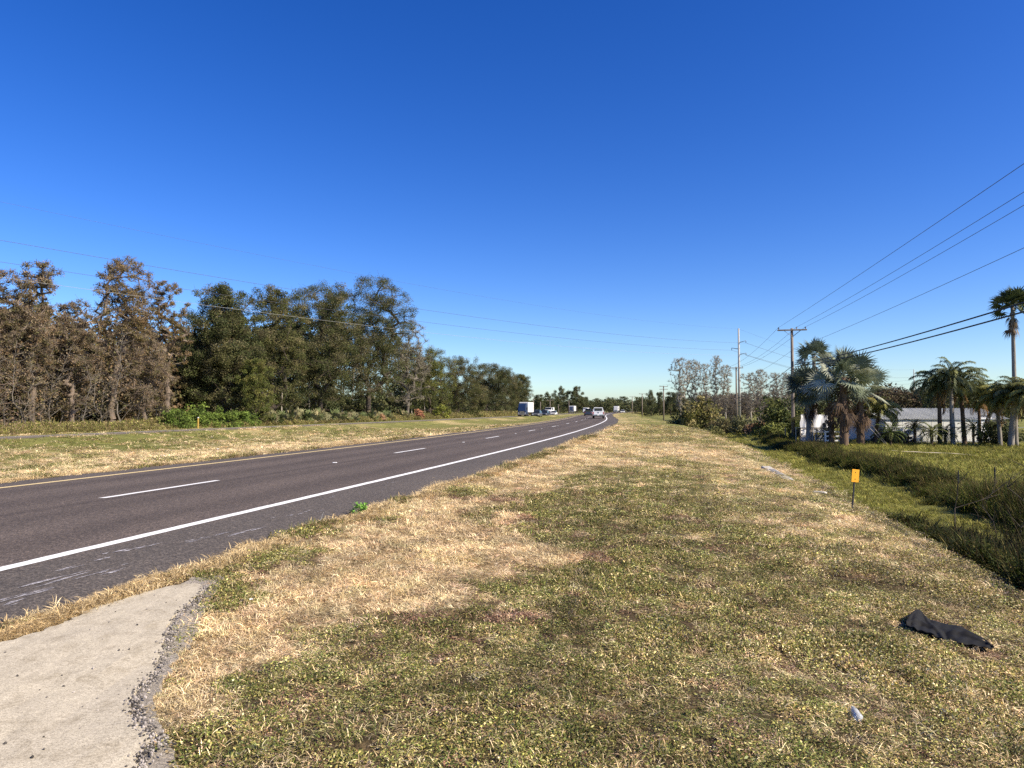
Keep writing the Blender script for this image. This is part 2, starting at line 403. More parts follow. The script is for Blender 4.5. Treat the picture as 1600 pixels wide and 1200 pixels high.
def road():
    edge = lambda Y, U: np.where(U > 1.5, (fbm(Y*1.1, Y*0+3, 12, 4)-.5)*.55+(fbm(Y*5, Y*0, 13, 2)-.5)*.12, np.where(U < -7.2, (fbm(Y*.9, Y*0+7, 14, 4)-.5)*.4, 0))
    offs = np.concatenate([[-7.5, -7.3], np.arange(-7.0, 1.65, .2), [1.72]])
    V, Fq, U, Y = strip(offs, YR, lambda X, Y, U: .004-np.clip(U, 0, 3)*.006, wob=edge)
    g = lambda c, w: np.exp(-((U-c)/w)**2)
    wear = 1-.24*(g(-.95, .38)+g(-2.55, .38)+g(-4.25, .38)+g(-5.8, .38))*(.7+.6*fbm(Y*.05, U*.5, 4, 3))
    lane = ((U < .05) & (U > -6.9))[:, None]
    base = np.where(lane, np.array([.104, .086, .074]), np.array([.096, .085, .075]))
    seam = 1-.3*np.exp(-((U+3.25-.05)/.09)**2)
    col = base*(wear*seam)[:, None]*(.9+.2*fbm(U*.8, Y*.12, 22, 3))[:, None]
    struct('road', MB().add(V, Fq, 0, col).mesh('road', M['asphalt'], True))
    V, Fq, U, Y = strip(np.arange(-8.6, .41, .5), YR[::3], lambda X, Y, U: -.296+0*X, FAR)
    wear = 1-.2*(np.exp(-((U+1.4)/.4)**2)+np.exp(-((U+3.0)/.4)**2)+np.exp(-((U+5.0)/.4)**2)+np.exp(-((U+6.6)/.4)**2))
    struct('far_road', MB().add(V, Fq, 0, np.array([.16, .14, .115])*wear[:, None]).mesh('far_road', M['asphalt'], True))
    def line_mat(name, a, b, thr):
        n = NT(name); p = n.pos(); nz = n.noise(p, 34, 6, .8)
        n.color(n.mix(n.ramp(nz, [(thr, (0, 0, 0)), (thr+.07, (1, 1, 1))]), b, a)); n.set(.6, 0, .3); n.bump(nz, .3, .004); return n.m
    white = line_mat('white_thermoplastic', (.80, .80, .78), (.33, .31, .30), .33)
    yellow = line_mat('yellow_thermoplastic', (.68, .54, .27), (.30, .25, .16), .36)
    faded = line_mat('faded_white_paint', (.55, .53, .52), (.22, .20, .20), .5)
    rag = lambda s: (lambda Y, U: (fbm(Y*4, U*0+s, 41+s, 3)-.5)*.022+(fbm(Y*22, U*9+s, 43+s, 2)-.5)*.012)
    zr = lambda X, Y, U: .009-np.clip(U, 0, 3)*.006+.008*sstep(20, 120, Y)
    def ln(name, c, w, mat, ys=YR, s=1, curve=W):
        V, Fq, _, _ = strip(np.array([c-w/2, c+w/2]), ys, zr if curve is W else (lambda X, Y, U: -.288+0*X), curve, rag(s)); struct(name, MB().add(V, Fq).mesh(name, mat))
    ln('right_edge_line', 0, .165, white, s=1)
    ln('median_edge_line', -6.62, .15, yellow, s=2)
    mb = MB()
    for k in range(-2, 26):
        y0 = 12.05+k*12.45; V, Fq, _, _ = strip(np.array([-3.45, -3.33])-.02, np.arange(y0, y0+3.06, .25), zr, W, rag(3)); mb.add(V, Fq)
    struct('lane_dashes', mb.mesh('lane_dashes', white))
    ln('far_edge_line', -.45, .15, yellow, YR[::2], 4, FAR); ln('far_outer_edge_line', -7.4, .15, white, YR[::2], 5, FAR)
    # raised reflectors between the dashes
    k = 0
    mbr = MB().box((0, 0, .009), (.11, .1, .018), 0, bev=.006).mesh('reflector', M['white_paint'])
    for px, py in ((500, 725.4), (710, 692.6), (801, 678.5), (847.5, 671), (866, 666)):
        p = G(px, py); x = float(W(p.y))-3.3
        o = link('road_reflector', mbr, None, (x, p.y, .008)); k += 1
        tag(o, f'small white raised reflector in the lane line, {["closest to the camera", "second closest", "third closest", "fourth closest", "fifth closest"][k-1]}', 'road reflector', 'raised reflectors along the lane line')
    # scraped white scuffs on the shoulder
    rng = np.random.default_rng(5); mb = MB()
    marks = [(40, 935, 70, 4), (100, 908, 90, 6), (62, 931, 40, 4), (165, 897, 70, 5), (175, 871, 50, 9), (300, 849, 30, 3), (330, 842, 60, 2), (395, 833, 70, 2),
             (240, 856, 60, 2), (450, 809, 20, 2), (478, 803, 20, 2), (505, 800, 25, 2), (520, 780, 40, 1.5), (610, 757, 12, 2), (430, 812, 10, 2), (120, 890, 40, 3), (600, 768, 8, 2), (20, 948, 20, 3)]
    for px, py, L, hgt in marks:
        for _ in range(int(2+L/14)):
            a = rng.uniform(-.5, .5)*L; p = G(px+a, py-a*.22+rng.normal()*hgt*.35)
            l = rng.uniform(.03, .14)*(.4+L/60); w = rng.uniform(.003, .011)*(1+hgt/5)
            u = float(p.x-W(p.y))
            if not .1 < u < 1.6: continue
            d = np.array([.24, .97, 0]); d /= np.linalg.norm(d); q = np.array([.97, -.24, 0]); c = np.array([p.x, p.y, .0085-.006*u])
            e = rng.normal(size=4)*.3
            mb.add([c-d*l, c-d*l*.2+q*w*(1+e[0]), c+d*l*(1+e[1]), c-d*l*.1-q*w*(1+e[2])], np.array([[0, 1, 2, 3]]))
    struct('scuff_marks', mb.mesh('scuff_marks', faded))
road()

def track():
    P = [G(a, b) for a, b in [(1392, 709), (1420, 711), (1450, 712.5), (1500, 715), (1530, 718)]]; q = smoothly([tuple(p) for p in P], 8); n = len(q); rng = np.random.default_rng(4)
    V = [(a[0], a[1]-.28*w, H(a[0], a[1]-.28*w)+.2) for a in q for w in (1+rng.normal()*.3, -1+rng.normal()*.3)]
    struct('path', MB().add(V, np.array([(2*i, 2*i+1, 2*i+3, 2*i+2) for i in range(n-1)])).mesh('path', plain('pale_sandy_track', (.5, .43, .32), .95)))
track()
# concrete pad with its broken asphalt border
def poly_sheet(name, pts, z, mat, kind='structure', thick=.0, mb=None, jag=.012, n=10):
    P = [G(a, b) for a, b in pts]; q = smoothly([(p.x, p.y, 0) for p in P]+[(P[0].x, P[0].y, 0)], n)[:-1]
    rng = np.random.default_rng(len(pts)); q[:, :2] += rng.normal(size=(len(q), 2))*jag
    zt = z if callable(z) else (lambda x, y: z)
    from mathutils.geometry import delaunay_2d_cdt
    xs = np.arange(q[:, 0].min(), q[:, 0].max(), .16); yy = np.arange(q[:, 1].min(), q[:, 1].max(), .16)
    pts2 = [Vector((a, b)) for a, b in q[:, :2]]; nb = len(pts2)
    g = [(a, b) for a in xs for b in yy]
    inside = lambda a, b: sum(((q[i, 1] > b) != (q[i-1, 1] > b)) and (a < (q[i-1, 0]-q[i, 0])*(b-q[i, 1])/(q[i-1, 1]-q[i, 1])+q[i, 0]) for i in range(nb)) % 2
    pts2 += [Vector(t) for t in g if inside(*t)]
    vs, _, fs, *_r = delaunay_2d_cdt(pts2, [], [list(range(nb))], 1, 1e-6)
    V = [(v.x, v.y, zt(v.x, v.y)) for v in vs]
    b = MB() if mb is None else mb
    for f in fs: pass
    b.add(V, np.array([list(f) for f in fs if len(f) == 3]))
    sk = [(a[0], a[1], zt(a[0], a[1])) for a in q]+[(a[0], a[1], zt(a[0], a[1])-.07) for a in q]
    b.add(sk, np.array([(i, i+nb, (i+1) % nb+nb, (i+1) % nb) for i in range(nb)]))
    return struct(name, b.mesh(name, mat), kind) if mb is None else (q, b)
def pad():
    n = NT('pale_concrete'); p = n.pos()
    sp = n.mix(1.0, n.ramp(n.noise(n.scaled(p, (1, 1.6, 1)), 45, 6, .9), [(.32, (.45, .42, .38)), (.45, (.88, .87, .85)), (.66, (1.25, 1.24, 1.22))]), n.ramp(n.noise(p, 170, 2, .6), [(.3, (.6, .58, .55)), (.5, (1, 1, 1)), (.7, (1.25, 1.24, 1.22))]), 'MULTIPLY')
    st = n.ramp(n.noise(n.scaled(p, (1.0, 1, 1)), 5, 6, .7, .6), [(.3, (.70, .67, .62)), (.5, (.98, .97, .96)), (.75, (1.1, 1.09, 1.06))])
    sc2 = n.ramp(n.noise(n.scaled(p, (12, 2, 1)), 1.5, 3, .5), [(.35, (.93, .93, .93)), (.7, (1.06, 1.06, 1.06))])
    n.color(n.mix(1.0, n.mix(1.0, n.mix(1.0, (.46, .42, .335), sp, 'MULTIPLY'), st, 'MULTIPLY'), sc2, 'MULTIPLY')); n.set(.9, 0, .2); n.bump(n.noise(p, 60, 4, .7), .35, .006)
    edge = [(0, 1013), (90, 984), (150, 956), (235, 930), (290, 918), (316, 922), (308, 940), (285, 958), (262, 985), (256, 1012), (240, 1060), (212, 1090), (203, 1110), (214, 1140), (240, 1165), (218, 1192), (205, 1240), (180, 1330), (100, 1500), (-300, 1500), (-500, 1300), (-400, 1120)]
    def zc(x, y): u = x-float(W(y)); return -.012-.03*max(u-1.8, 0)+.012
    poly_sheet('concrete_pad', edge, lambda x, y: float(max(zc(x, y), H(x, y)+.035)), n.m)
    n = NT('broken_asphalt'); p = n.pos()
    n.color(n.ramp(n.noise(p, 70, 5, .8), [(.3, (.10, .09, .075)), (.5, (.36, .32, .265)), (.72, (.6, .54, .45))])); n.set(.95, 0, .15); n.bump(n.noise(p, 50, 5, .8), 1, .02)
    e2 = [(300, 905), (350, 905), (332, 935), (314, 965), (300, 1000), (278, 1030), (254, 1070), (240, 1110), (246, 1135), (262, 1160), (278, 1200), (290, 1300), (300, 1450), (120, 1500), (130, 1300), (200, 1180), (190, 1110), (240, 1000), (270, 930)]
    poly_sheet('broken_pavement_edge', e2, lambda x, y: float(max(zc(x, y)-.014, H(x, y)+.02)), n.m)
    # loose stones
    rng = np.random.default_rng(8); mb = MB()
    ico = np.array([(0, 0, 1), (.9, 0, .3), (.28, .86, .3), (-.73, .53, .3), (-.73, -.53, .3), (.28, -.86, .3), (.6, .4, -.5), (-.3, .7, -.5), (-.7, -.1, -.5), (-.1, -.7, -.5), (.6, -.4, -.5)])
    fi = np.array([(0, 1, 2), (0, 2, 3), (0, 3, 4), (0, 4, 5), (0, 5, 1), (1, 6, 2), (2, 6, 7), (2, 7, 3), (3, 7, 8), (3, 8, 4), (4, 8, 9), (4, 9, 5), (5, 9, 10), (5, 10, 1), (1, 10, 6)])
    bl = np.array([(p.x, p.y) for p in (G(a, b) for a, b in edge[5:17])])
    for k in range(1150):
        i = rng.integers(0, len(bl)-1); t = rng.random(); c = bl[i]*(1-t)+bl[i+1]*t
        c = c+rng.normal(size=2)*.018+np.array([abs(rng.normal())*.03, -abs(rng.normal())*.01]) if k < 1100 else c+np.array([-abs(rng.normal())*.5, rng.normal()*.2])
        s = rng.uniform(.003, .0085) if k < 1100 else rng.uniform(.004, .009)
        z = max(zc(*c), float(H(*c))+.035)+s*.4
        V = ico*s*rng.uniform(.7, 1.3, 3)*(1+rng.normal(size=(11, 1))*.12)
        g = rng.uniform(.1, .4) if rng.random() < .7 else rng.uniform(.03, .08)
        mb.add(V+np.array([c[0], c[1], z]), fi, 0, (g, g*.9, g*.82))
    n = NT('loose_stone'); n.color(n.attr('Col').outputs['Color']); n.set(.9)
    struct('gravel', mb.mesh('gravel', n.m), 'stuff')
pad()

# ------------------------------------------------------------------ ground cover (uncountable): tufts scattered by geometry nodes
def blades(rng, n, rad, h0, h1, w, cols, droop=.5, mbx=None, flat=0):
    mb = mbx or MB()
    for k in range(n):
        a = rng.uniform(0, 6.283); r = rad*math.sqrt(rng.random()); b = np.array([math.cos(a)*r, math.sin(a)*r, 0])
        L = rng.uniform(h0, h1); az = rng.uniform(0, 6.283); d = np.array([math.cos(az), math.sin(az), 0]); q = np.array([-d[1], d[0], 0])
        tw = rng.uniform(-1, 1); q = q*math.cos(tw)+np.array([0, 0, 1])*math.sin(tw)*.3
        th = rng.uniform(.15, droop)+flat; pts = [b]; 
        for j in range(3):
            th2 = th*(.6+.65*j); pts.append(pts[-1]+L/3*(d*math.sin(min(th2, 1.65))+np.array([0, 0, 1])*math.cos(min(th2, 1.65))))
        ww = w*rng.uniform(.7, 1.3); c = np.array(cols[rng.integers(len(cols))])*math.exp(rng.normal()*.35)
        V = [pts[0]-q*ww*.7, pts[0]+q*ww*.7, pts[1]+q*ww, pts[1]-q*ww, pts[2]+q*ww*.75, pts[2]-q*ww*.75, pts[3]]
        mb.add(V, [np.array([[0, 1, 2, 3], [3, 2, 4, 5]]), np.array([[5, 4, 6]])], 0, c)
    return mb
def leaves(rng, n, rad, h, ls, cols, mbx=None):
    mb = mbx or MB()
    a = rng.uniform(0, 6.283, n); r = rad*np.sqrt(rng.random(n)); z = h*rng.random(n)**.7*(1-.5*(r/rad)**2)+.004
    C = np.stack([np.cos(a)*r, np.sin(a)*r, z], 1)
    nrm = rng.normal(size=(n, 3))*.8+np.array([0, 0, 1.0]); nrm /= np.linalg.norm(nrm, axis=1, keepdims=True)
    t = np.cross(nrm, rng.normal(size=(n, 3))); t /= np.linalg.norm(t, axis=1, keepdims=True); b = np.cross(nrm, t)
    s = (ls*rng.uniform(.6, 1.35, n))[:, None]
    V = np.stack([C-t*s, C+b*s*.5-t*s*.1+nrm*s*.12, C+t*s, C-b*s*.5-t*s*.1+nrm*s*.12], 1).reshape(-1, 3)
    cc = np.array(cols)[rng.integers(0, len(cols), n)]*np.exp(rng.normal(size=(n, 1))*.36)
    return mb.add(V, np.arange(4*n).reshape(-1, 4), 0, np.repeat(cc, 4, 0))
def scatter(name, protos, P, scl, rot, tint, mat):
    me = bpy.data.meshes.new(name); n = len(P)
    me.vertices.add(n); me.vertices.foreach_set('co', np.asarray(P, np.float32).ravel())
    def at(nm, typ, key, arr):
        a = me.attributes.new(nm, typ, 'POINT'); a.data.foreach_set(key, np.asarray(arr, np.float32 if typ != 'INT' else np.int32).ravel())
    rng = np.random.default_rng(n)
    at('scl', 'FLOAT_VECTOR', 'vector', scl); at('rot', 'FLOAT_VECTOR', 'vector', rot); at('kind', 'INT', 'value', rng.integers(0, len(protos), n))
    at('tint', 'FLOAT_COLOR', 'color', np.concatenate([tint, np.ones((n, 1))], 1))
    o = struct(name, me, 'stuff')
    ng = bpy.data.node_groups.new(name, 'GeometryNodeTree')
    ng.interface.new_socket('Geometry', in_out='INPUT', socket_type='NodeSocketGeometry'); ng.interface.new_socket('Geometry', in_out='OUTPUT', socket_type='NodeSocketGeometry')
    N, L = ng.nodes, ng.links
    gi = N.new('NodeGroupInput'); go = N.new('NodeGroupOutput'); ip = N.new('GeometryNodeInstanceOnPoints'); jn = N.new('GeometryNodeJoinGeometry')
    for k, pm in enumerate(protos):
        po = bpy.data.objects.new(name+'_tuft', pm); oi = N.new('GeometryNodeObjectInfo'); oi.inputs['Object'].default_value = po; oi.inputs['As Instance'].default_value = True
        L.new(oi.outputs['Geometry'], jn.inputs[0])
    def na(nm, typ):
        q = N.new('GeometryNodeInputNamedAttribute'); q.data_type = typ; q.inputs['Name'].default_value = nm; return q.outputs['Attribute']
    L.new(gi.outputs[0], ip.inputs['Points']); L.new(jn.outputs[0], ip.inputs['Instance']); ip.inputs['Pick Instance'].default_value = True
    L.new(na('kind', 'INT'), ip.inputs['Instance Index']); L.new(na('rot', 'FLOAT_VECTOR'), ip.inputs['Rotation']); L.new(na('scl', 'FLOAT_VECTOR'), ip.inputs['Scale'])
    L.new(ip.outputs[0], go.inputs[0])
    md = o.modifiers.new('scatter', 'NODES'); md.node_group = ng
    return o
def ring_points(rng, r0, r1, dens, ang=44, falloff=0):
    """points on the ground between two distances from the viewpoint, a wide fan to both sides"""
    area = math.pi*(r1*r1-r0*r0)*(2*ang/360); n = int(area*dens)
    r = np.sqrt(rng.uniform(r0*r0, r1*r1, n)); a = np.radians(rng.uniform(-ang, ang, n))
    return r*np.sin(a), r*np.cos(a)
PADQ = np.array([(p.x, p.y) for p in (G(a, b) for a, b in [(-60, 1000), (90, 975), (235, 922), (300, 905), (335, 915), (310, 950), (290, 985), (272, 1012), (250, 1060), (228, 1100), (234, 1130), (252, 1165), (262, 1200), (270, 1290), (150, 1500), (-600, 1500), (-500, 1120)])])
def inpoly(x, y, q):
    r = np.zeros(x.shape, bool)
    for i in range(len(q)):
        x0, y0 = q[i-1]; x1, y1 = q[i]
        if y0 == y1: continue
        r ^= ((y0 > y) != (y1 > y)) & (x < (x0-x1)*(y-y1)/(y0-y1)+x1)
    return r
CLQ = np.array([(p.x, p.y) for p in (G(a, b) for a, b in [(1414, 984), (1437, 969), (1470, 980), (1505, 988), (1552, 1019), (1500, 1014), (1465, 1004), (1430, 992)])])
def cover():
    rng = np.random.default_rng(11)
    straw = [(.60, .475, .28), (.50, .385, .215), (.68, .56, .35), (.38, .28, .145), (.55, .42, .23)]
    gr = [(.13, .165, .035), (.17, .17, .05), (.09, .11, .03), (.27, .23, .08), (.17, .135, .06)]
    lf = [(.115, .135, .035), (.165, .17, .045), (.085, .11, .03), (.30, .26, .09), (.22, .20, .055), (.14, .10, .045), (.38, .34, .15), (.11, .105, .035)]
    yl = [(.33, .29, .09), (.25, .24, .065), (.18, .185, .05), (.42, .35, .17), (.15, .125, .045), (.30, .22, .12), (.50, .43, .25)]
    rd = [(.22, .12, .08), (.30, .20, .13), (.16, .09, .06), (.36, .27, .18)]
    MC = M['cover']
    dry = [blades(rng, 60, .075, .03, .08, .0017, straw, 1.1, flat=.5).mesh('dry_tuft', MC) for _ in range(6)]
    grn = [blades(rng, 46, .07, .03, .075, .002, gr+[straw[0]], .9, flat=.2).mesh('green_tuft', MC) for _ in range(4)]
    leaf = [leaves(rng, 120, .085, .05, .0075, lf, blades(rng, 10, .07, .03, .07, .0014, straw, 1.2, flat=.5)).mesh('leafy_tuft', MC) for _ in range(6)]
    yel = [leaves(rng, 125, .085, .045, .0072, yl, blades(rng, 12, .07, .03, .06, .0014, straw, 1.3, flat=.6)).mesh('yellow_tuft', MC) for _ in range(5)]
    red = [leaves(rng, 60, .075, .035, .007, rd, blades(rng, 24, .07, .03, .07, .0013, rd, 1.3, flat=.6)).mesh('reddish_tuft', MC) for _ in range(3)]
    bins = {k: [[], [], [], []] for k in ('dry', 'grn', 'leaf', 'yel', 'red')}
    zones = [(2.2, 5.2, 250, 1.0), (5.2, 8.5, 165, 1.15), (8.5, 14, 75, 1.5), (14, 24, 26, 2.2), (24, 42, 7.5, 3.4), (42, 75, 2.2, 5.0)]
    for r0, r1, dens, s0 in zones:
        x, y = ring_points(rng, r0, r1, dens); u = x-W(y); v = x-FAR(y)
        ew = (fbm(y*1.1, y*0+3, 12, 4)-.5)*.55+EDGE_R
        right = (u > ew+rng.normal(size=len(x))*.05+.02) & (u < 10.3+rng.normal(size=len(x))*.3)
        ewl = EDGE_L-.1+(fbm(y*.9, y*0+7, 14, 4)-.5)*.4
        left = (u < ewl) & (v > .9); left2 = (v < -9)
        ok = (right | left | left2) & ~inpoly(x, y, PADQ) & ~inpoly(x, y, CLQ)
        x, y, u, v = x[ok], y[ok], u[ok], v[ok]; n = len(x)
        d = dryness(x, y)+rng.normal(size=n)*.09
        yb = sstep(1.5, 5, x)*.8+.1+(fbm(x*.5, y*.5, 19, 3)-.5)*1.3; redn = fbm(x*1.1, y*.9, 71, 3)+rng.normal(size=n)*.05
        sz = s0*rng.uniform(.75, 1.3, n)
        kind = np.where(d > .53, 0, np.where(redn > .73, 4, np.where(yb+rng.normal(size=n)*.2 > .55, 3, np.where((rng.random(n) < .30) | (u < 0), 1, 2))))
        kind = np.where((u < 0) & (rng.random(n) < .15), 0, kind)
        kind = np.where((kind > 0) & (rng.random(n) < .17), 0, kind); kind = np.where((kind == 2) & (rng.random(n) < .12), 4, kind)
        patch = .42+.95*fbm(x*2.2, y*2.2, 29, 3)+.2*(fbm(x*.6, y*.6, 28, 2)-.5)
        for ki, nm in enumerate(bins):
            m = kind == ki; b = bins[nm]; k = m.sum()
            hz = sz[m]*(.25+1.3*fbm(x[m]*1.5, y[m]*1.5, 15, 3)**1.3) if s0 < 2 else sz[m]*.45
            b[0].append(np.stack([x[m], y[m], H(x[m], y[m])-.004], 1)); b[1].append(np.stack([sz[m], sz[m], hz], 1))
            b[2].append(np.stack([rng.normal(size=k)*.12, rng.normal(size=k)*.12, rng.uniform(0, 6.28, k)], 1))
            t = 1.3*patch[m][:, None]*rng.uniform(.8, 1.2, (k, 1))*np.array([1, 1, 1])*(1+rng.normal(size=(k, 3))*.04); b[3].append(t)
    # the fringe between road and pad, and tufts leaning over both pavement edges
    q = smoothly([tuple(G(a, b)) for a, b in [(-120, 1040), (0, 1000), (60, 980), (120, 958), (180, 935), (240, 914), (300, 895)]], 20)
    for k in range(520):
        c = q[rng.integers(len(q))]+np.array([rng.normal()*.045, rng.normal()*.035, 0])
        b = bins['dry']; b[0].append([[c[0], c[1], .0]]); s = rng.uniform(.55, 1.0); b[1].append([[s, s, s*.6]]); b[2].append([[rng.normal()*.2, rng.normal()*.2, rng.uniform(0, 6.28)]]); b[3].append([[.85, .80, .72]])
    for k in range(5200):
        y = 2.5*(40/2.5)**rng.random(); side = rng.random() < .6
        if side: x = float(W(y))+EDGE_R+float((fbm(y*1.1, 3., 12, 4)-.5)*.55)+rng.uniform(-.03, .22)
        else: x = float(W(y))+EDGE_L-.1+float((fbm(y*.9, 7., 14, 4)-.5)*.4)-rng.uniform(-.03, .5)
        if inpoly(np.array([x]), np.array([y]), PADQ)[0]: continue
        if abs(math.atan2(x, y)) > .9: continue
        sc_ = (1.1+y*.05)*rng.uniform(.7, 1.25); nm = 'dry' if fbm(y*.7, 0., 51, 2) > .47 else ('red' if rng.random() < .2 else 'grn')
        b = bins[nm]; b[0].append([[x, y, float(H(x, y))]]); b[1].append([[sc_, sc_, sc_*.9]]); b[2].append([[rng.normal()*.2, rng.normal()*.2, rng.uniform(0, 6.28)]]); b[3].append([[.95, .93, .88]])
    nm2 = {'dry': ('dry_grass', dry), 'grn': ('green_grass', grn), 'leaf': ('leafy_ground_cover', leaf), 'yel': ('yellowing_ground_cover', yel), 'red': ('withered_ground_cover', red)}
    for nm, b in bins.items():
        scatter(nm2[nm][0], nm2[nm][1], *[np.concatenate([np.asarray(q, float) for q in b[k]]) for k in range(4)], MC)
    # lush grass in the ditch and on the field
    lg = [(.20, .21, .045), (.27, .265, .06), (.15, .165, .035), (.36, .31, .10), (.24, .21, .06)]
    lush = [blades(rng, 44, .12, .12, .26, .004, lg, .8).mesh('lush_tuft', MC) for _ in range(4)]
    P, S, Ro, T = [], [], [], []
    for r0, r1, dens, s0 in ((9, 20, 26, .9), (20, 34, 14, 1.15), (34, 60, 6, 1.7), (60, 110, 1.2, 2.6)):
        x, y = ring_points(rng, r0, r1, dens); u = x-W(y); ok = (u > 10.6+rng.normal(size=len(x))*.35) & (u < 75)
        x, y, u = x[ok], y[ok], u[ok]; n = len(x); s = s0*rng.uniform(.6, 1.2, n)*(.75+.5*fbm(x*.4, y*.4, 6, 3)); hz = np.where(u < 15, .55, .8)
        P.append(np.stack([x, y, H(x, y)-.01], 1)); S.append(np.stack([s*1.3, s*1.3, s*hz/s0**.45], 1)); Ro.append(np.stack([rng.normal(size=n)*.15, rng.normal(size=n)*.15, rng.uniform(0, 6.28, n)], 1))
        T.append((.75+.5*fbm(x*.6, y*.6, 16, 3))[:, None]*rng.uniform(.8, 1.2, (n, 1))*np.array([1, 1, .9]))
    scatter('lush_grass', lush, *[np.concatenate(q) for q in (P, S, Ro, T)], MC)
    # tall weeds on the banks of the ditch
    wd = [(.085, .13, .025), (.12, .16, .03), (.18, .19, .05), (.06, .09, .02), (.30, .25, .10)]
    weed = []
    for _ in range(5):
        mb = blades(rng, 46, .22, .35, .85, .007, wd, .55); leaves(rng, 260, .28, .62, .026, wd, mb)
        a = rng.normal(size=(2, 2))*.12; mb.tubes(np.column_stack([a, np.zeros(2)]), np.column_stack([a*1.9, rng.uniform(.6, 1.0, 2)]), .004, .002, 3, 0, (.16, .11, .07)); weed.append(mb.mesh('weed_clump', MC))
    P, S, Ro, T = [], [], [], []
    n = 4300; y = 8*(64/8)**rng.random(n); 
    u = 15.5+rng.normal(size=n)*.42+(fbm(y*.3, y*0, 61, 3)-.5)*1.3; x = u+W(y); ok = (np.abs(np.arctan2(x, y)) < .85) & (y > 9+0*y)
    hh = .25+.75*fbm(y*.25, y*0+4, 62, 3)-.25*sstep(.7, 1.5, np.abs(u-15.5))
    sel = [(x[ok], y[ok], hh[ok])]
    n = 2300; y = 5.5+8.5*rng.random(n)**1.2; u = 10.7+rng.random(n)**1.2*(2.4-1.4*sstep(11, 14, y))+.15*rng.normal(size=n)
    hh = .3+.4*rng.random(n)+.8*sstep(12.5, 8, y); x = u+W(y); ok = (np.abs(np.arctan2(x, y)) < .9); sel.append((x[ok], y[ok], (hh*np.where(u < 11.6, .6, 1))[ok]))
    n = 1300; y = 6+7*rng.random(n); u = 12.4+3.2*rng.random(n); x = u+W(y); hh = .75+.55*rng.random(n); ok = (np.abs(np.arctan2(x, y)) < .9); sel.append((x[ok], y[ok], hh[ok]))
    for x, y, hh in sel:
        n = len(x); s = rng.uniform(.75, 1.2, n)
        P.append(np.stack([x, y, H(x, y)-.02], 1)); S.append(np.stack([s, s, s*hh], 1)); Ro.append(np.stack([rng.normal(size=n)*.14, rng.normal(size=n)*.14, rng.uniform(0, 6.28, n)], 1))
        T.append(((.2+.9*fbm(x*.5, y*.5, 26, 3))*(.55+.45*sstep(13, 20, y)))[:, None]*rng.uniform(.7, 1.3, (n, 1))*np.array([.92, .88, .66]))
    scatter('ditch_weeds', weed, *[np.concatenate(q) for q in (P, S, Ro, T)], MC)
    # rank growth along the foot of the wood, beyond the far carriageway
    sc2 = [(.22, .22, .06), (.30, .28, .08), (.14, .16, .045), (.34, .27, .13), (.26, .18, .11)]
    rank = []
    for _ in range(4):
        mb = blades(rng, 60, .6, .5, 1.3, .022, sc2, .7); leaves(rng, 160, .7, 1.0, .07, sc2, mb); rank.append(mb.mesh('rank_clump', MC))
    n = 3600; y = 30*(260/30)**rng.random(n); v = -13.2-rng.random(n)**1.3*6; x = v+FAR(y); ok = (np.abs(np.arctan2(x, y)) < .85)
    x, y = x[ok], y[ok]; v = v[ok]; n = len(x); s = rng.uniform(.5, 1.15, n)*(.5+.7*sstep(-12.5, -16, v)); s = s*(1+.5*sstep(60, 200, y))
    s = s*(.75+.5*fbm(y*.12, y*0, 39, 3))
    scatter('roadside_undergrowth', rank, np.stack([x, y, H(x, y)-.02], 1), np.stack([s, s, s*.8], 1), np.stack([rng.normal(size=n)*.12, rng.normal(size=n)*.12, rng.uniform(0, 6.28, n)], 1),
            (.6+.7*fbm(x*.15, y*.15, 36, 3))[:, None]*rng.uniform(.75, 1.25, (n, 1))*np.array([1, 1, 1]), MC)
cover()

# ------------------------------------------------------------------ trees
def skeleton(rng, att, trunk, step=.9, wob=.055):
    """branches grown from the trunk polyline to every attractor; returns nodes, parents, radii"""
    nodes = [np.array(p, float) for p in trunk]; par = [-1]+list(range(len(trunk)-1)); tip = []
    base = nodes[0]; order = np.argsort(np.linalg.norm((att-np.array(trunk[-1]))*np.array([1, 1, .8]), axis=1))
    for i in order:
        a = att[i]; N = np.array(nodes); d = np.linalg.norm(N-a, axis=1)+np.maximum(N[:, 2]-a[2], 0)*.9
        d[:max(1, len(trunk)//3)] += 50; j = int(np.argmin(d)); p0 = nodes[j]; L = np.linalg.norm(a-p0); m = max(1, int(L/step)); pj = j
        for k in range(1, m+1):
            t = k/m; q = p0*(1-t)+a*t; q = q+rng.normal(size=3)*wob*(L**.5)*(1 if k < m else 0)*.5+np.array([0, 0, math.sin(t*math.pi)*L*.06])
            nodes.append(q); par.append(pj); pj = len(nodes)-1
        tip.append(pj)
    n = len(nodes); r = np.zeros(n); kids = np.zeros(n)
    for i in range(n-1, 0, -1):
        if r[i] == 0: r[i] = .022**2.1
        r[par[i]] += r[i]
    return np.array(nodes), np.array(par), r**(1/2.1)
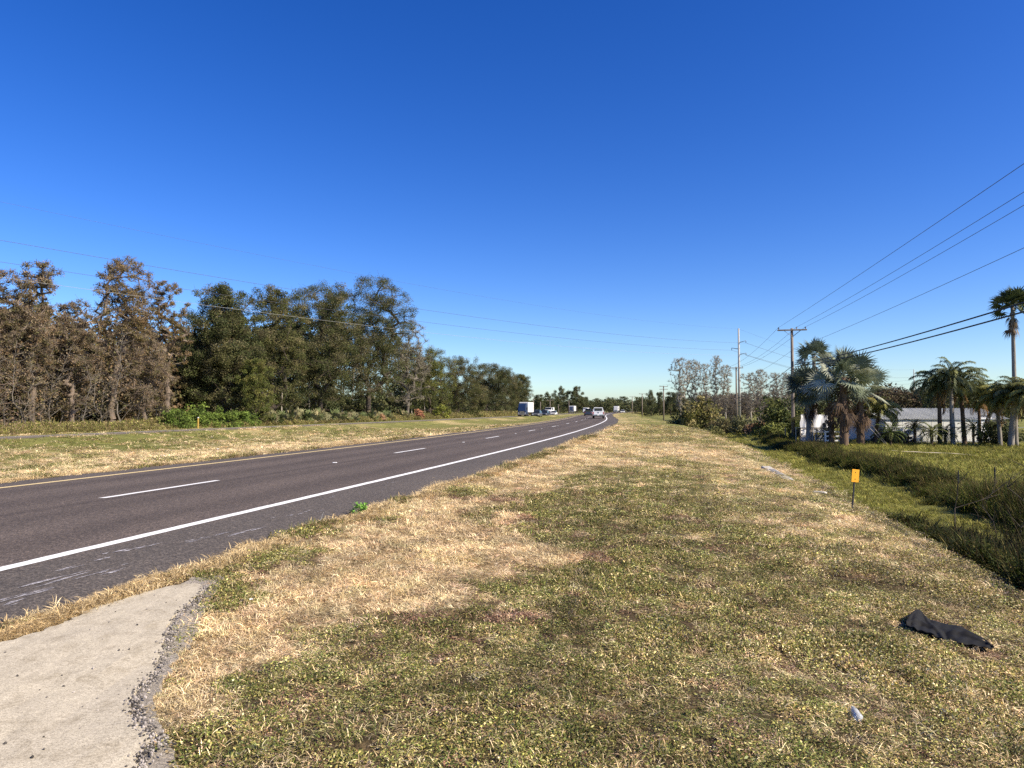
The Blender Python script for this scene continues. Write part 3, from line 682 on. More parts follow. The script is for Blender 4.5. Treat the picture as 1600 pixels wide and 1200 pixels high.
def leafcloud(rng, mb, C, m, rc, ls, cols, flat=.75, mat=0, up=.6, clump=True, out=None):
    n = len(C)*m; cen = np.repeat(C, m, 0)
    off = rng.normal(size=(n, 3)); off /= np.linalg.norm(off, axis=1, keepdims=True); off *= (rng.random((n, 1))**.45)*rc*np.repeat(rng.uniform(.7, 1.25, (len(C), 1)), m, 0); off[:, 2] *= flat
    P = cen+off
    nrm = rng.normal(size=(n, 3))+off/rc*.9+np.array([0, 0, up]); nrm /= np.linalg.norm(nrm, axis=1, keepdims=True)
    t = np.cross(nrm, rng.normal(size=(n, 3))); t /= np.linalg.norm(t, axis=1, keepdims=True); b = np.cross(nrm, t)
    s = (ls*rng.uniform(.55, 1.4, n))[:, None]
    V = np.stack([P-t*s, P+b*s*.55, P+t*s, P-b*s*.55], 1).reshape(-1, 3)
    cols = np.array(cols); cc = cols[rng.integers(0, len(cols), len(C))]; c = np.repeat(cc, m, 0)*.55+cols[rng.integers(0, len(cols), n)]*.45
    c = c*np.repeat(rng.uniform(.75, 1.3, (len(C), 1)), m, 0)*rng.uniform(.7, 1.35, (n, 1))
    mb.add(V, np.arange(4*n).reshape(-1, 4), mat, np.repeat(c, 4, 0))
STY = {
 'oak':   dict(cols=[(.055, .072, .026), (.075, .088, .03), (.045, .06, .024), (.11, .105, .04), (.17, .145, .08)], na=420, m=270, rc=1.0, ls=.074, bark='bark', base=.10, twig=2, lobes=14),
 'oakb':  dict(cols=[(.075, .088, .028), (.105, .108, .036), (.06, .07, .026), (.18, .15, .075)], na=360, m=210, rc=.9, ls=.072, bark='bark', base=.06, twig=2, lobes=12),
 'green': dict(cols=[(.10, .125, .032), (.15, .16, .04), (.07, .09, .026), (.20, .18, .06)], na=300, m=180, rc=.9, ls=.072, bark='bark', base=.06, twig=2, lobes=11),
 'brown': dict(cols=[(.17, .11, .06), (.13, .115, .048), (.22, .15, .085), (.105, .11, .045), (.29, .23, .16)], na=380, m=80, rc=.85, ls=.062, bark='brownbark', base=.14, twig=14, lobes=13),
 'brownopen': dict(cols=[(.17, .11, .05), (.12, .105, .042), (.21, .14, .07), (.14, .12, .048)], na=250, m=95, rc=.75, ls=.062, bark='brownbark', base=.30, twig=11, lobes=9),
 'moss':  dict(cols=[(.24, .22, .16), (.17, .16, .10), (.30, .27, .21), (.14, .14, .07)], na=230, m=70, rc=.9, ls=.07, bark='greybark', base=.15, twig=12, lobes=9),
 'pale':  dict(cols=[(.26, .27, .15), (.34, .33, .22), (.20, .21, .11), (.38, .34, .27)], na=330, m=13, rc=.8, ls=.075, bark='palebark', base=.16, twig=12, lobes=5, vase=1),
 'bare':  dict(cols=[(.22, .17, .12), (.3, .24, .18)], na=200, m=6, rc=.8, ls=.08, bark='greybark', base=.1, twig=14, lobes=5, vase=1),
 'dark':  dict(cols=[(.07, .088, .036), (.095, .105, .042), (.055, .07, .032), (.125, .115, .055)], na=110, m=150, rc=1.3, ls=.17, bark='bark', base=.05, twig=1, lobes=9),
}
def tree_meshes(seed, Ht, Rd, style, forks=1, name='', lean=(0, 0), nscale=1.0, base=None, tilt=1.0):
    st = STY[style]; rng = np.random.default_rng(seed); base = (st['base'] if base is None else base)*Ht
    zc, hz = (Ht+base)/2, (Ht-base)/2
    nl = st['lobes']; lob = []
    for k in range(nl):
        d = rng.normal(size=3); d /= np.linalg.norm(d); q = rng.uniform(.35, .72)
        lr = rng.uniform(.28, .46); lob.append((d*q*np.array([Rd, Rd, hz])+np.array([0, 0, zc]), lr))
    lob.append((np.array([rng.normal()*Rd*.2, rng.normal()*Rd*.2, zc+hz*.62]), .36)); lob.append((np.array([0, 0, zc]), .5))
    na = int(st['na']*nscale); A = []
    wgt = np.array([l[1]**2 for l in lob]); wgt /= wgt.sum()
    for k in range(na):
        if rng.random() < (.88 if 'vase' in st else .5):
            t = rng.random()**.85; pk = .78 if 'vase' in st else (.6 if style[:3] == 'oak' else .47); rr = max(0, 1-((t-pk)/(1-pk))**2.3*.88)**.5 if t > pk else .76+.24*t/pk; a = rng.uniform(0, 6.283); rr *= .8+.28*math.sin(a*2+seed)+.12*math.sin(a*3+t*7+seed)
            rr = rr*min(1, .3+1.1*t) if 'vase' in st else rr; q = rng.random()**(.6 if 'vase' in st else .42)*Rd*rr; A.append(np.array([q*math.cos(a), q*math.sin(a), base+t*2*hz*.93])); continue
        c, lr = lob[rng.choice(len(lob), p=wgt)]; d = rng.normal(size=3); d /= np.linalg.norm(d); q = rng.random()**.4
        A.append(c+d*q*lr*np.array([Rd, Rd, min(hz, Rd*1.4)*1.0])*np.array([1, 1, .95]))
    A = np.array(A); rc = st['rc']*min(1.15, max(.5, Rd/6))
    A[:, 2] = np.clip(A[:, 2], base+rc*.3, Ht); zmax = np.percentile(A[:, 2], 99.5)+rc*.6
    A[:, 2] = base+(A[:, 2]-base)*((Ht-base)/(zmax-base)) if zmax > base else A[:, 2]
    A[:, 0] += lean[0]*A[:, 2]/Ht; A[:, 1] += lean[1]*A[:, 2]/Ht
    th = max(base+.15*(Ht-base), Ht*.22); tk = [(0, 0, -.3)]
    nt = max(4, int(th/.9))
    for k in range(1, nt+1):
        t = k/nt; tk.append((lean[0]*t*th/Ht+rng.normal()*.08, lean[1]*t*th/Ht+rng.normal()*.08, th*t))
    nodes, par, rad = skeleton(rng, A, tk, step=1.0 if Rd > 3 else .6)
    sc_r = (Ht*.0155+.04)/max(rad[0], .01); rad = np.maximum(rad*sc_r, .017)
    mt = MB(); i = np.arange(1, len(nodes)); thick = rad[par[i]] > .07
    mt.tubes(nodes[par[i]][thick], nodes[i][thick], rad[par[i]][thick]*np.where(par[i][thick] == 0, 1.25, 1), rad[i][thick], 7)
    mt.tubes(nodes[par[i]][~thick], nodes[i][~thick], rad[par[i]][~thick], rad[i][~thick]*.8, 4)
    # twigs
    tw = st['twig']; n = len(A)*tw; c = np.repeat(A, tw, 0); d = rng.normal(size=(n, 3)); d[:, 2] = np.abs(d[:, 2])*.8+.15; d /= np.linalg.norm(d, axis=1, keepdims=True)
    L = rc*rng.uniform(.6, 1.4, n)[:, None]; o = rng.normal(size=(n, 3))*rc*.25; mid = c+o*.4+d*L*.5; end = mid+(d+rng.normal(size=(n, 3))*.35)*L*.5
    tr = .013+.0016*Rd
    mt.tubes(c-d*.1, mid, tr, tr*.75, 3); mt.tubes(mid, end, tr*.75, tr*.35, 3)
    ml = MB(); leafcloud(rng, ml, A, int(st['m']), rc, st['ls']*min(1.1, max(.6, (Ht/14)**.5)), st['cols'])
    return mt.mesh('trunk', M[st['bark']], True), ml.mesh('crown', M['leaf'])
def plant(name, label, cat, loc, meshes, rz=0, group=None, scale=None, parts=('trunk', 'crown')):
    e = empty(name, label, cat, loc, rz, group, scale)
    for p, m in zip(parts, meshes): link(p, m, e)
    return e
def Dleft(px, off):
    D = 20.0; s = (px-800)/F_PX
    ys = np.arange(20, 700, .5); f = FAR(ys)-off-s*ys; k = np.argmax(f > 0); return float(ys[k])
LEFT = [ # px, top row, half width px, offset behind the far road, style, lean px, name, label, category
 (-95, 432, 75, 22, 'brown', 0, 'brown_leaved_tree', 'russet tree cut by the left picture edge, highest there', 'tree'),
 (-8, 420, 48, 21, 'brown', 5, 'brown_leaved_tree', 'russet thin-leaved tree at the very left of the frame', 'tree'),
 (52, 408, 42, 20, 'brown', 0, 'brown_leaved_tree', 'rusty olive tree with a pair of feathery tips, second tall tree from the left', 'tree'),
 (112, 470, 40, 19, 'brown', 0, 'brown_leaved_tree', 'lower brown twiggy tree filling the dip before the forked open-crowned tree', 'tree'),
 (172, 404, 60, 20, 'brownopen', 22, 'brown_leaved_tree', 'tall open-crowned brown tree with forked leaning limbs, highest of the brown trees', 'tree'),
 (225, 520, 44, 18, 'brown', 0, 'brown_leaved_tree', 'short brown tree in the gap between the two open-crowned trees', 'tree'),
 (262, 440, 40, 20, 'brownopen', -6, 'brown_leaved_tree', 'brown open tree with a dark bare trunk, nearest the green oaks', 'tree'),
 (350, 446, 56, 20, 'oak', 0, 'oak_tree', 'dark green oak, leftmost of the big oaks, beside the brown trees', 'tree'),
 (300, 520, 44, 24, 'oakb', 0, 'oak_tree', 'small dark tree tucked between the last brown tree and the first oak', 'tree'),
 (425, 446, 46, 21, 'oakb', 0, 'oak_tree', 'olive green oak second from the left, with knobbly top', 'tree'),
 (400, 560, 34, 15, 'green', 0, 'green_tree', 'low yellow-green tree in front of the second oak', 'tree'),
 (500, 440, 74, 22, 'oak', 0, 'oak_tree', 'broad spreading oak with dark trunk and sky showing through its limbs', 'tree'),
 (575, 431, 62, 20, 'oak', 8, 'oak_tree', 'tallest green oak, its crown ending above the grey mossy tree', 'tree'),
 (636, 500, 34, 17, 'moss', 8, 'mossy_tree', 'greyish half-bare tree hung with moss at the right flank of the tallest oak', 'tree'),
 (672, 543, 38, 18, 'green', 0, 'green_tree', 'mid green tree with a spiky top, right of the mossy grey tree', 'tree'),
 (716, 556, 44, 19, 'oakb', 0, 'oak_tree', 'round topped oak where the wood edge starts dropping towards the lorries', 'tree'),
 (760, 567, 38, 20, 'oak', 0, 'oak_tree', 'oak just right of the round topped oak along the wood edge', 'tree'),
 (790, 578, 30, 21, 'oakb', 0, 'oak_tree', 'olive oak overhanging the dark blue lorry cab from the left', 'tree'),
 (812, 584, 20, 24, 'oak', 0, 'oak_tree', 'last tree of the left wood, above the white lorry trailer', 'tree'),
]
def left_wood():
    for k, (px, top, hw, off, sty, ln_, name, label, cat) in enumerate(LEFT):
        D = Dleft(px, off); p = AT(px, D); Ht = row_z(top, D)-p.z; Rd = hw*D/F_PX
        me = tree_meshes(100+k, Ht, Rd*(1.22 if sty[:3] == 'oak' else 1.1), sty, lean=(ln_*D/F_PX, 0), nscale=1.0 if Rd > 3 else .8)
        plant(name, label, cat, p, me)
    # the rest of the wood behind the front trees reads as one mass
    rng = np.random.default_rng(77); ml = MB(); mt = MB()
    cb = STY['brown']['cols']; cg = STY['dark']['cols']
    for k in range(520):
        px = rng.uniform(-330, 822); off = rng.uniform(25, 60); D = Dleft(px, off); p = AT(px, D)
        tl = np.interp(px, [-300, 0, 60, 120, 180, 240, 290, 340, 450, 560, 610, 650, 700, 760, 825], [450, 455, 430, 500, 455, 500, 500, 475, 465, 450, 480, 530, 575, 580, 592])
        low = k % 2; Ht = (row_z(tl+rng.uniform(4, 60), D)-p.z) if not low else rng.uniform(3.5, 7); Ht = Ht if low or px < 300 else max(Ht, row_z(tl+rng.uniform(4, 35), D)-p.z); brown = px+rng.normal()*30 < 285; R_ = rng.uniform(2.2, 3.8)*(1+D/300)
        n = 26 if brown else 24; C = rng.normal(size=(n, 3)); C /= np.linalg.norm(C, axis=1, keepdims=True); C *= rng.random((n, 1))**.4
        C = C*np.array([R_, R_, Ht*.48])+np.array([p.x, p.y, p.z+Ht*.5])
        leafcloud(rng, ml, C, 34 if brown else 46, 1.2, .25, cb if brown else cg)
        a = np.array([[p.x, p.y, p.z-.2]]); b = a+np.array([[rng.normal()*.6, rng.normal()*.6, Ht*.8]]); mt.tubes(a, b, .16, .05, 5, 1, (.3, .27, .23))
        if brown: mt.tubes(np.repeat(b-np.array([[0, 0, Ht*.4]]), 14, 0), C[:14], .05, .02, 4, 1, (.3, .27, .23))
        else: mt.tubes(np.repeat(b-np.array([[0, 0, Ht*.4]]), 8, 0), C[:8], .06, .03, 4, 1, (.1, .08, .07))
    nb = NT('wood_limb'); nb.color(nb.attr('Col').outputs['Color']); nb.set(.9, 0, .1); M['limb'] = nb.m
    ml.v += mt.v; ml.c += mt.c
    for f, m in zip(mt.f, mt.m): ml.f.append(f+ml.n); ml.m.append(m)
    ml.n += mt.n
    struct('woodland', ml.mesh('woodland', [M['leaf'], M['limb']]), 'stuff')
    # thin saplings standing in the brown thicket
    vs = []
    for s in range(4):
        mt = MB(); r2 = np.random.default_rng(900+s); P = [(0, 0, -.2)]; x = y = 0; lx = r2.normal()*.14
        for k in range(12): x += r2.normal()*.2+lx; y += r2.normal()*.15; P.append((x, y, (k+1)*.72))
        mt.path(P, np.linspace(.06, .015, 13), 6)
        n = 70; t = r2.uniform(.15, 1, n); P = np.array(P); j = np.minimum((t*12).astype(int), 11); c = P[j]; az = r2.uniform(0, 6.28, n); L = r2.uniform(.5, 1.7, n)*(1.15-t*.6)
        e = c+np.stack([np.cos(az)*L, np.sin(az)*L, L*r2.uniform(.3, .9, n)], 1); mt.tubes(c, e, .022, .008, 3)
        c2 = c+(e-c)*r2.uniform(.3, .9, (n, 1)); e2 = c2+r2.normal(size=(n, 3))*.5; mt.tubes(c2, e2, .011, .006, 3)
        ml = MB(); leafcloud(r2, ml, e, 5, .5, .09, STY['brown']['cols']); vs.append((mt.mesh('trunk', M['greybark']), ml.mesh('crown', M['leaf'])))
    rng = np.random.default_rng(31); first = []
    for k in range(16):
        px = -15+k*18.5+rng.normal()*7; D = Dleft(px, rng.uniform(16.5, 21)); p = AT(px, D); s = rng.uniform(.5, 1.15)
        lab = 'thin pale-stemmed bare sapling in the brown thicket left of the oaks'
        if k < 4: first.append(plant('bare_sapling', lab, 'sapling', p, vs[k], rng.uniform(0, 6.28), 'saplings in the brown thicket', (s, s, s)))
        else: copy_thing(first[k % 4], p, rng.uniform(0, 6.28), lab, 'saplings in the brown thicket', (s, s, s))
    # brown scrub under the left trees
    rng = np.random.default_rng(32); mb = MB(); n = 5200
    px = rng.uniform(-200, 330, n); D = np.array([Dleft(a, 0) for a in np.linspace(-200, 330, 60)])
    off = rng.uniform(15, 21, n); y = np.interp(px, np.linspace(-200, 330, 60), D); x = FAR(y)-off+rng.normal(size=n); z0 = H(x, y)
    h = rng.random(n)**1.5*4.6; A = np.stack([x, y, z0+h], 1); d = rng.normal(size=(n, 3)); d[:, 2] = d[:, 2]*.5+.3; L = rng.uniform(.4, 1.3, n)[:, None]
    g = rng.uniform(.6, 1.25, (n, 1)); mb.tubes(A, A+d*L*.55, .012, .006, 3, 1, np.array([.23, .165, .13])*g)
    leafcloud(rng, mb, A[:2600], 8, .6, .09, [(.16, .10, .065), (.21, .145, .095), (.12, .085, .045), (.10, .095, .04)])
    struct('brown_underbrush', mb.mesh('brown_underbrush', [M['leaf'], M['limb']]), 'stuff')
left_wood()

def bush_mesh(seed, w, h, cols, ls=.07, n=60, m=90, rc=.35):
    rng = np.random.default_rng(seed); C = rng.normal(size=(n, 3)); C /= np.linalg.norm(C, axis=1, keepdims=True); C *= rng.random((n, 1))**.45
    C[:, 2] = np.abs(C[:, 2]); C = C*np.array([w, w, h-rc*.5]); C[:, 2] += .1
    C[:, 2] *= .85+.3*rng.random(n)
    mt = MB(); mt.tubes(np.repeat([[0, 0, -.1]], n, 0)+rng.normal(size=(n, 3))*np.array([w*.2, w*.2, 0]), C, .03, .008, 4)
    ml = MB(); leafcloud(rng, ml, C, m, rc, ls, cols); return mt.mesh('stems', M['bark']), ml.mesh('foliage', M['leaf'])
def fan_leaf(rng, mb, base, d, pet, Rf, cols, seg=20, droop=.14, fold=.35, mat=0, spread=2.3, pw=.018, roll=1.1):
    """a fan palm leaf: petiole from base along d, then pointed segments"""
    d = d/np.linalg.norm(d); up = np.array([0, 0, 1.]); sag = np.array([0, 0, -1.])*pet*.12
    tip = base+d*pet+sag; mb.tubes([base, base+d*pet*.5], [base+d*pet*.5, tip], [pw*1.5, pw], [pw, pw*.8], 4, mat, np.array(cols[0])*.9)
    s = np.cross(d, up); s /= max(np.linalg.norm(s), 1e-6); nr = np.cross(s, d); ro = rng.uniform(-1, 1)*roll; s, nr = s*math.cos(ro)+nr*math.sin(ro), nr*math.cos(ro)-s*math.sin(ro)
    a = np.linspace(-spread, spread, seg)+rng.normal(size=seg)*.03; c = np.array(cols[rng.integers(len(cols))])*rng.uniform(.8, 1.2)
    for k in range(seg):
        dd = d*math.cos(a[k])+s*math.sin(a[k]); L = Rf*(1-.22*abs(a[k])/spread)*rng.uniform(.9, 1.05); hw = Rf*.50*spread/seg
        q = np.cross(nr, dd); q /= np.linalg.norm(q); zig = nr*hw*.5
        m1 = tip+dd*L*.42+nr*fold*.3*L; e = tip+dd*L+nr*fold*.2*L+np.array([0, 0, -droop*L*(.3+.8*rng.random())])
        V = [tip, m1-q*hw-zig*.3, m1+zig*.6, m1+q*hw-zig*.3, e]
        mb.add(V, np.array([[0, 1, 2], [0, 2, 3], [1, 4, 2], [2, 4, 3]]), mat, c*rng.uniform(.85, 1.15))
def pin_leaf(rng, mb, base, az, el, L, cols, nl=26, ll=.5, droop=1.3, hang=.6, mat=0):
    """a feather palm leaf arching out of the crown"""
    P = [np.array(base, float)]; th = el; n = 9; d2 = np.array([math.cos(az), math.sin(az), 0])
    for k in range(n):
        P.append(P[-1]+L/n*(d2*math.cos(th)+np.array([0, 0, 1])*math.sin(th))); th -= droop/n*(.5+1.0*k/n)
    P = np.array(P); mb.path(P, np.linspace(.025, .006, n+1), 4, mat, np.array(cols[0])*1.1); s = np.array([-d2[1], d2[0], 0])
    t = np.linspace(.12, 1, nl); idx = t*n; c0 = np.array(cols[rng.integers(len(cols))])*rng.uniform(.8, 1.2)
    for q in range(nl):
        i = min(int(idx[q]), n-1); f = idx[q]-i; p = P[i]*(1-f)+P[i+1]*f; ax = (P[i+1]-P[i]); ax /= np.linalg.norm(ax); l = ll*math.sin(.25+2.6*min(t[q], .98))**.6*rng.uniform(.85, 1.1)
        for sd_ in (-1, 1):
            d = ax*.55+s*sd_*.8+np.array([0, 0, rng.uniform(-.1, .3)]); d /= np.linalg.norm(d); m1 = p+d*l*.5; e = m1+d*l*.4-np.array([0, 0, hang*l*.5]); w = np.cross(d, [0, 0, 1]); w /= np.linalg.norm(w); w = w*.016*(1+L*.15)
            mb.add([p-w*.4, p+w*.4, m1+w, m1-w, e], [np.array([[0, 1, 2, 3]]), np.array([[3, 2, 4]])], mat, c0*rng.uniform(.8, 1.2))
def fan_palm(seed, Ht, tr, nleaf, pet, Rf, cols, skirt=0, boots=.0, seg=18, el=(-.5, 1.45), sk_cols=((.15, .10, .065), (.20, .135, .085), (.09, .06, .04)), bark='palmbark', lean=0, skL=1.0, clump=1):
    rng = np.random.default_rng(seed); mt = MB(); k = 14; t = np.linspace(0, 1, k)
    P = np.stack([lean*t**1.6, np.zeros(k), -.3+(Ht+.3)*t], 1); rr = tr*(1.25-.35*t+.1*np.sin(t*40)*.2); rr[0] *= 1.3
    mt.path(P, rr, 12, 0)
    top = P[-1]; 
    if boots > 0:
        n = int(boots*26)
        for q in range(n):
            z = Ht*(1-boots*rng.random()); a = q*2.4; d = np.array([math.cos(a), math.sin(a), .9]); i = z/Ht; b = np.array([lean*i**1.6, 0, z]); b2 = b+d*np.array([tr, tr, .1])
            mt.tubes([b2], [b2+d*.28], .05, .02, 4, 0)
    ml = MB()
    for q in range(nleaf):
        a = q*2.39996+rng.normal()*.15; e = el[0]+(el[1]-el[0])*((q+.5)/nleaf)**.8+rng.normal()*.08
        d = np.array([math.cos(a)*math.cos(e), math.sin(a)*math.cos(e), math.sin(e)]); fan_leaf(rng, ml, top+np.array([0, 0, .1]), d, pet*rng.uniform(.8, 1.15), Rf*rng.uniform(.85, 1.1), cols, seg)
    parts = [mt.mesh('trunk', M[bark], True), ml.mesh('crown', M['frond'])]
    if skirt:
        ms = MB(); Rf *= .8
        for q in range(skirt):
            a = q*2.39996; e = rng.uniform(-1.5, -1.0); d = np.array([math.cos(a)*math.cos(e), math.sin(a)*math.cos(e), math.sin(e)])
            fan_leaf(rng, ms, top+np.array([0, 0, -.15-rng.random()*skL]), d, pet*.75, Rf*rng.uniform(.6, .95), sk_cols, 11, droop=.5, fold=0, spread=1.0)
        parts.append(ms.mesh('dead_fronds', M['leaf']))
    return parts
def feather_palm(seed, Ht, tr, nleaf, L, cols, ll=.5, droop=1.5, el=(-.3, 1.35), hang=.8, bark='palmbark', lean=0, dead=4, nl=24):
    tr = tr*.8
    rng = np.random.default_rng(seed); mt = MB(); k = 12; t = np.linspace(0, 1, k)
    P = np.stack([lean*t**1.5, np.zeros(k), -.3+(Ht+.3)*t], 1); mt.path(P, tr*(1.2-.35*t), 10, 0); mt.path([P[-1]-np.array([0, 0, .25]), P[-1]+np.array([0, 0, .25]), P[-1]+np.array([0, 0, .6])], [tr*1.1, tr*1.0, tr*.4], 8, 0)
    ml = MB(); top = P[-1]+np.array([0, 0, .35])
    for q in range(nleaf):
        a = q*2.39996+rng.normal()*.15; e = el[0]+(el[1]-el[0])*((q+.5)/nleaf)**.9; pin_leaf(rng, ml, top, a, e, L*rng.uniform(.8, 1.1), cols, nl, ll, droop, hang)
    parts = [mt.mesh('trunk', M[bark], True), ml.mesh('crown', M['frond'])]
    if dead:
        ms = MB()
        for q in range(dead): pin_leaf(rng, ms, top-np.array([0, 0, .3]), rng.uniform(0, 6.28), -.9+rng.normal()*.2, L*.7, [(.34, .22, .10), (.28, .18, .10)], 16, ll*.8, .8, 1)
        parts.append(ms.mesh('dead_fronds', M['leaf']))
    return parts

def left_foot():
    bg_ = [(.12, .17, .035), (.18, .24, .045), (.08, .115, .028), (.10, .15, .03)]
    spots = [(275, 663, 1.7, 2.2, 'dark green low bush at the left end of the bright bushes'), (312, 664, 1.9, 2.6, 'bright green bush standing just behind the yellow marker post'), (350, 662, 1.9, 2.4, 'bright green bush just right of the yellow marker post'),
             (385, 661, 1.6, 2.0, 'bright green bush at the right end of the bright bushes')]
    for k, (px, py, w, h, lab) in enumerate(spots):
        D = Dleft(px, 14.2); plant('roadside_bush', lab, 'bush', AT(px, D), bush_mesh(300+k, w, h, bg_, .1, 55, 80, .55), parts=('stems', 'foliage'), group='green bushes at the foot of the wood')
    for k, (px, lab, cols) in enumerate([(655, 'small rust-red dead palm against the green wood edge', [(.36, .17, .10), (.30, .15, .09)]), (593, 'pale orange dead bush at the wood edge below the mossy tree', [(.42, .25, .14), (.34, .22, .14)]),
                                         (690, 'yellow-green bush at the wood edge beside the rust-red palm', [(.22, .23, .045), (.16, .18, .04)]), (740, 'dull green bush at the wood edge under the round topped oak', [(.12, .13, .04), (.10, .10, .04)])]):
        D = Dleft(px, 14); plant('roadside_bush', lab, 'bush', AT(px, D), bush_mesh(320+k, [.8, 1.2, 1.9, 2.2][k], [2.2, 1.2, 3.4, 3.0][k], cols, .13, 40, 60, .5), parts=('stems', 'foliage'))
    # palmettos
    pal = []
    for s in range(3):
        rng = np.random.default_rng(400+s); ml = MB()
        for q in range(20):
            a = q*2.4; e = rng.uniform(.3, 1.4); d = np.array([math.cos(a)*math.cos(e), math.sin(a)*math.cos(e), math.sin(e)]); fan_leaf(rng, ml, np.array([0, 0, .1]), d, rng.uniform(.7, 1.4), .75, [(.15, .17, .07), (.24, .23, .12), (.12, .15, .06), (.30, .26, .14)], 12)
        mt = MB().path([(0, 0, -.1), (.05, 0, .25), (.12, .02, .5)], [.16, .15, .1], 8); pal.append((mt.mesh('trunk', M['palmboot'], True), ml.mesh('crown', M['frond'])))
    lab = 'palmetto among the row of fan-leaved clumps under the oaks'
    first = []
    rng = np.random.default_rng(5)
    for k, px in enumerate(list(range(425, 600, 14))+[605, 628]):
        D = Dleft(px+rng.normal()*2, 14.3+rng.normal()*.4); p = AT(px, D); s = rng.uniform(.9, 1.35)
        if k < 3: first.append(plant('palmetto', lab, 'palmetto', p, pal[k], rng.uniform(0, 6), 'palmettos under the oaks', (s, s, s)))
        else: copy_thing(first[k % 3], p, rng.uniform(0, 6), lab, 'palmettos under the oaks', (s, s, s))
left_foot()

def far_trees():
    vs = [tree_meshes(500+k, 12, 5.2, 'dark', nscale=.7) for k in range(4)]
    rows = [ # px, top row, half width px, D, label
     (843, 616, 12, 330, 'far dark tree directly behind the grey and blue oncoming cars'), (858, 612, 12, 345, 'far dark tree behind the white van in the oncoming queue'),
     (875, 603, 11, 360, 'tallest far tree on the left of the highway bend, spiky tip'), (888, 610, 10, 370, 'far tree above the lone small box lorry'), (902, 603, 12, 365, 'far tree with reddish flank and high top, left of the pale gap of sky'),
     (912, 618, 10, 375, 'far tree on the shoulder left of the low stretch of treeline'), (932, 622, 14, 430, 'low far tree above the white pickup'), (951, 624, 13, 440, 'low far tree just right of the white pickup'),
     (974, 619, 11, 420, 'rounded far tree above the small white car right of the bend'), (962, 625, 10, 460, 'low far tree above the pale lorry right of the bend'),
     (1018, 609, 10, 300, 'rounded far tree with high crown between the two distant utility poles'), (1030, 612, 9, 310, 'far tree immediately left of the double-armed utility pole'),
     (1048, 612, 14, 300, 'dark far tree right of the double-armed utility pole'), (1064, 611, 13, 290, 'dark far tree behind the leftmost pale tree'), (1003, 622, 12, 330, 'low far tree behind the second distant utility pole')]
    f = []
    for k, (px, top, hw, D, lab) in enumerate(rows):
        p = AT(px, D); s = (row_z(top, D)-p.z)/12; w = hw*D/F_PX/5.2*1.1
        if k < 4: f.append(plant('distant_tree', lab, 'tree', p, vs[k], k, 'distant trees round the highway bend', (w, w, s)))
        else: copy_thing(f[k % 4], p, k*1.3, lab, 'distant trees round the highway bend', (w, w, s))
    rng = np.random.default_rng(88); ml = MB()
    segs = [(800, 1010, 620, 629, 380, 520, 110, 'd'), (990, 1090, 617, 628, 330, 400, 45, 'd'), (1080, 1260, 612, 622, 260, 340, 80, 'b'), (1240, 1380, 612, 622, 250, 330, 50, 'd'), (1370, 1470, 600, 612, 210, 260, 45, 'r'), (1450, 1700, 592, 606, 190, 240, 80, 'd'), (1700, 2100, 590, 610, 170, 240, 60, 'd')]
    for a, b, t0, t1, d0, d1, n, kd in segs:
        for k in range(n):
            px = rng.uniform(a, b); D = rng.uniform(d0, d1); p = AT(px, D); top = rng.uniform(t0, t1)+2.5*math.sin(px*.13); Ht = row_z(top, D)-p.z; R_ = rng.uniform(3, 5)
            C = rng.normal(size=(22, 3)); C /= np.linalg.norm(C, axis=1, keepdims=True); C *= rng.random((22, 1))**.4; C = C*np.array([R_, R_, Ht*.46])+np.array([p.x, p.y, p.z+Ht*.5])
            cols = {'d': STY['dark']['cols'], 'b': [(.17, .13, .10), (.12, .10, .07), (.07, .07, .035), (.21, .17, .14)], 'r': [(.13, .09, .06), (.09, .075, .04), (.07, .07, .035)]}[kd]
            leafcloud(rng, ml, C, 26, 1.5, .36, cols)
    struct('distant_woodland', ml.mesh('distant_woodland', M['leaf']), 'stuff')
far_trees()

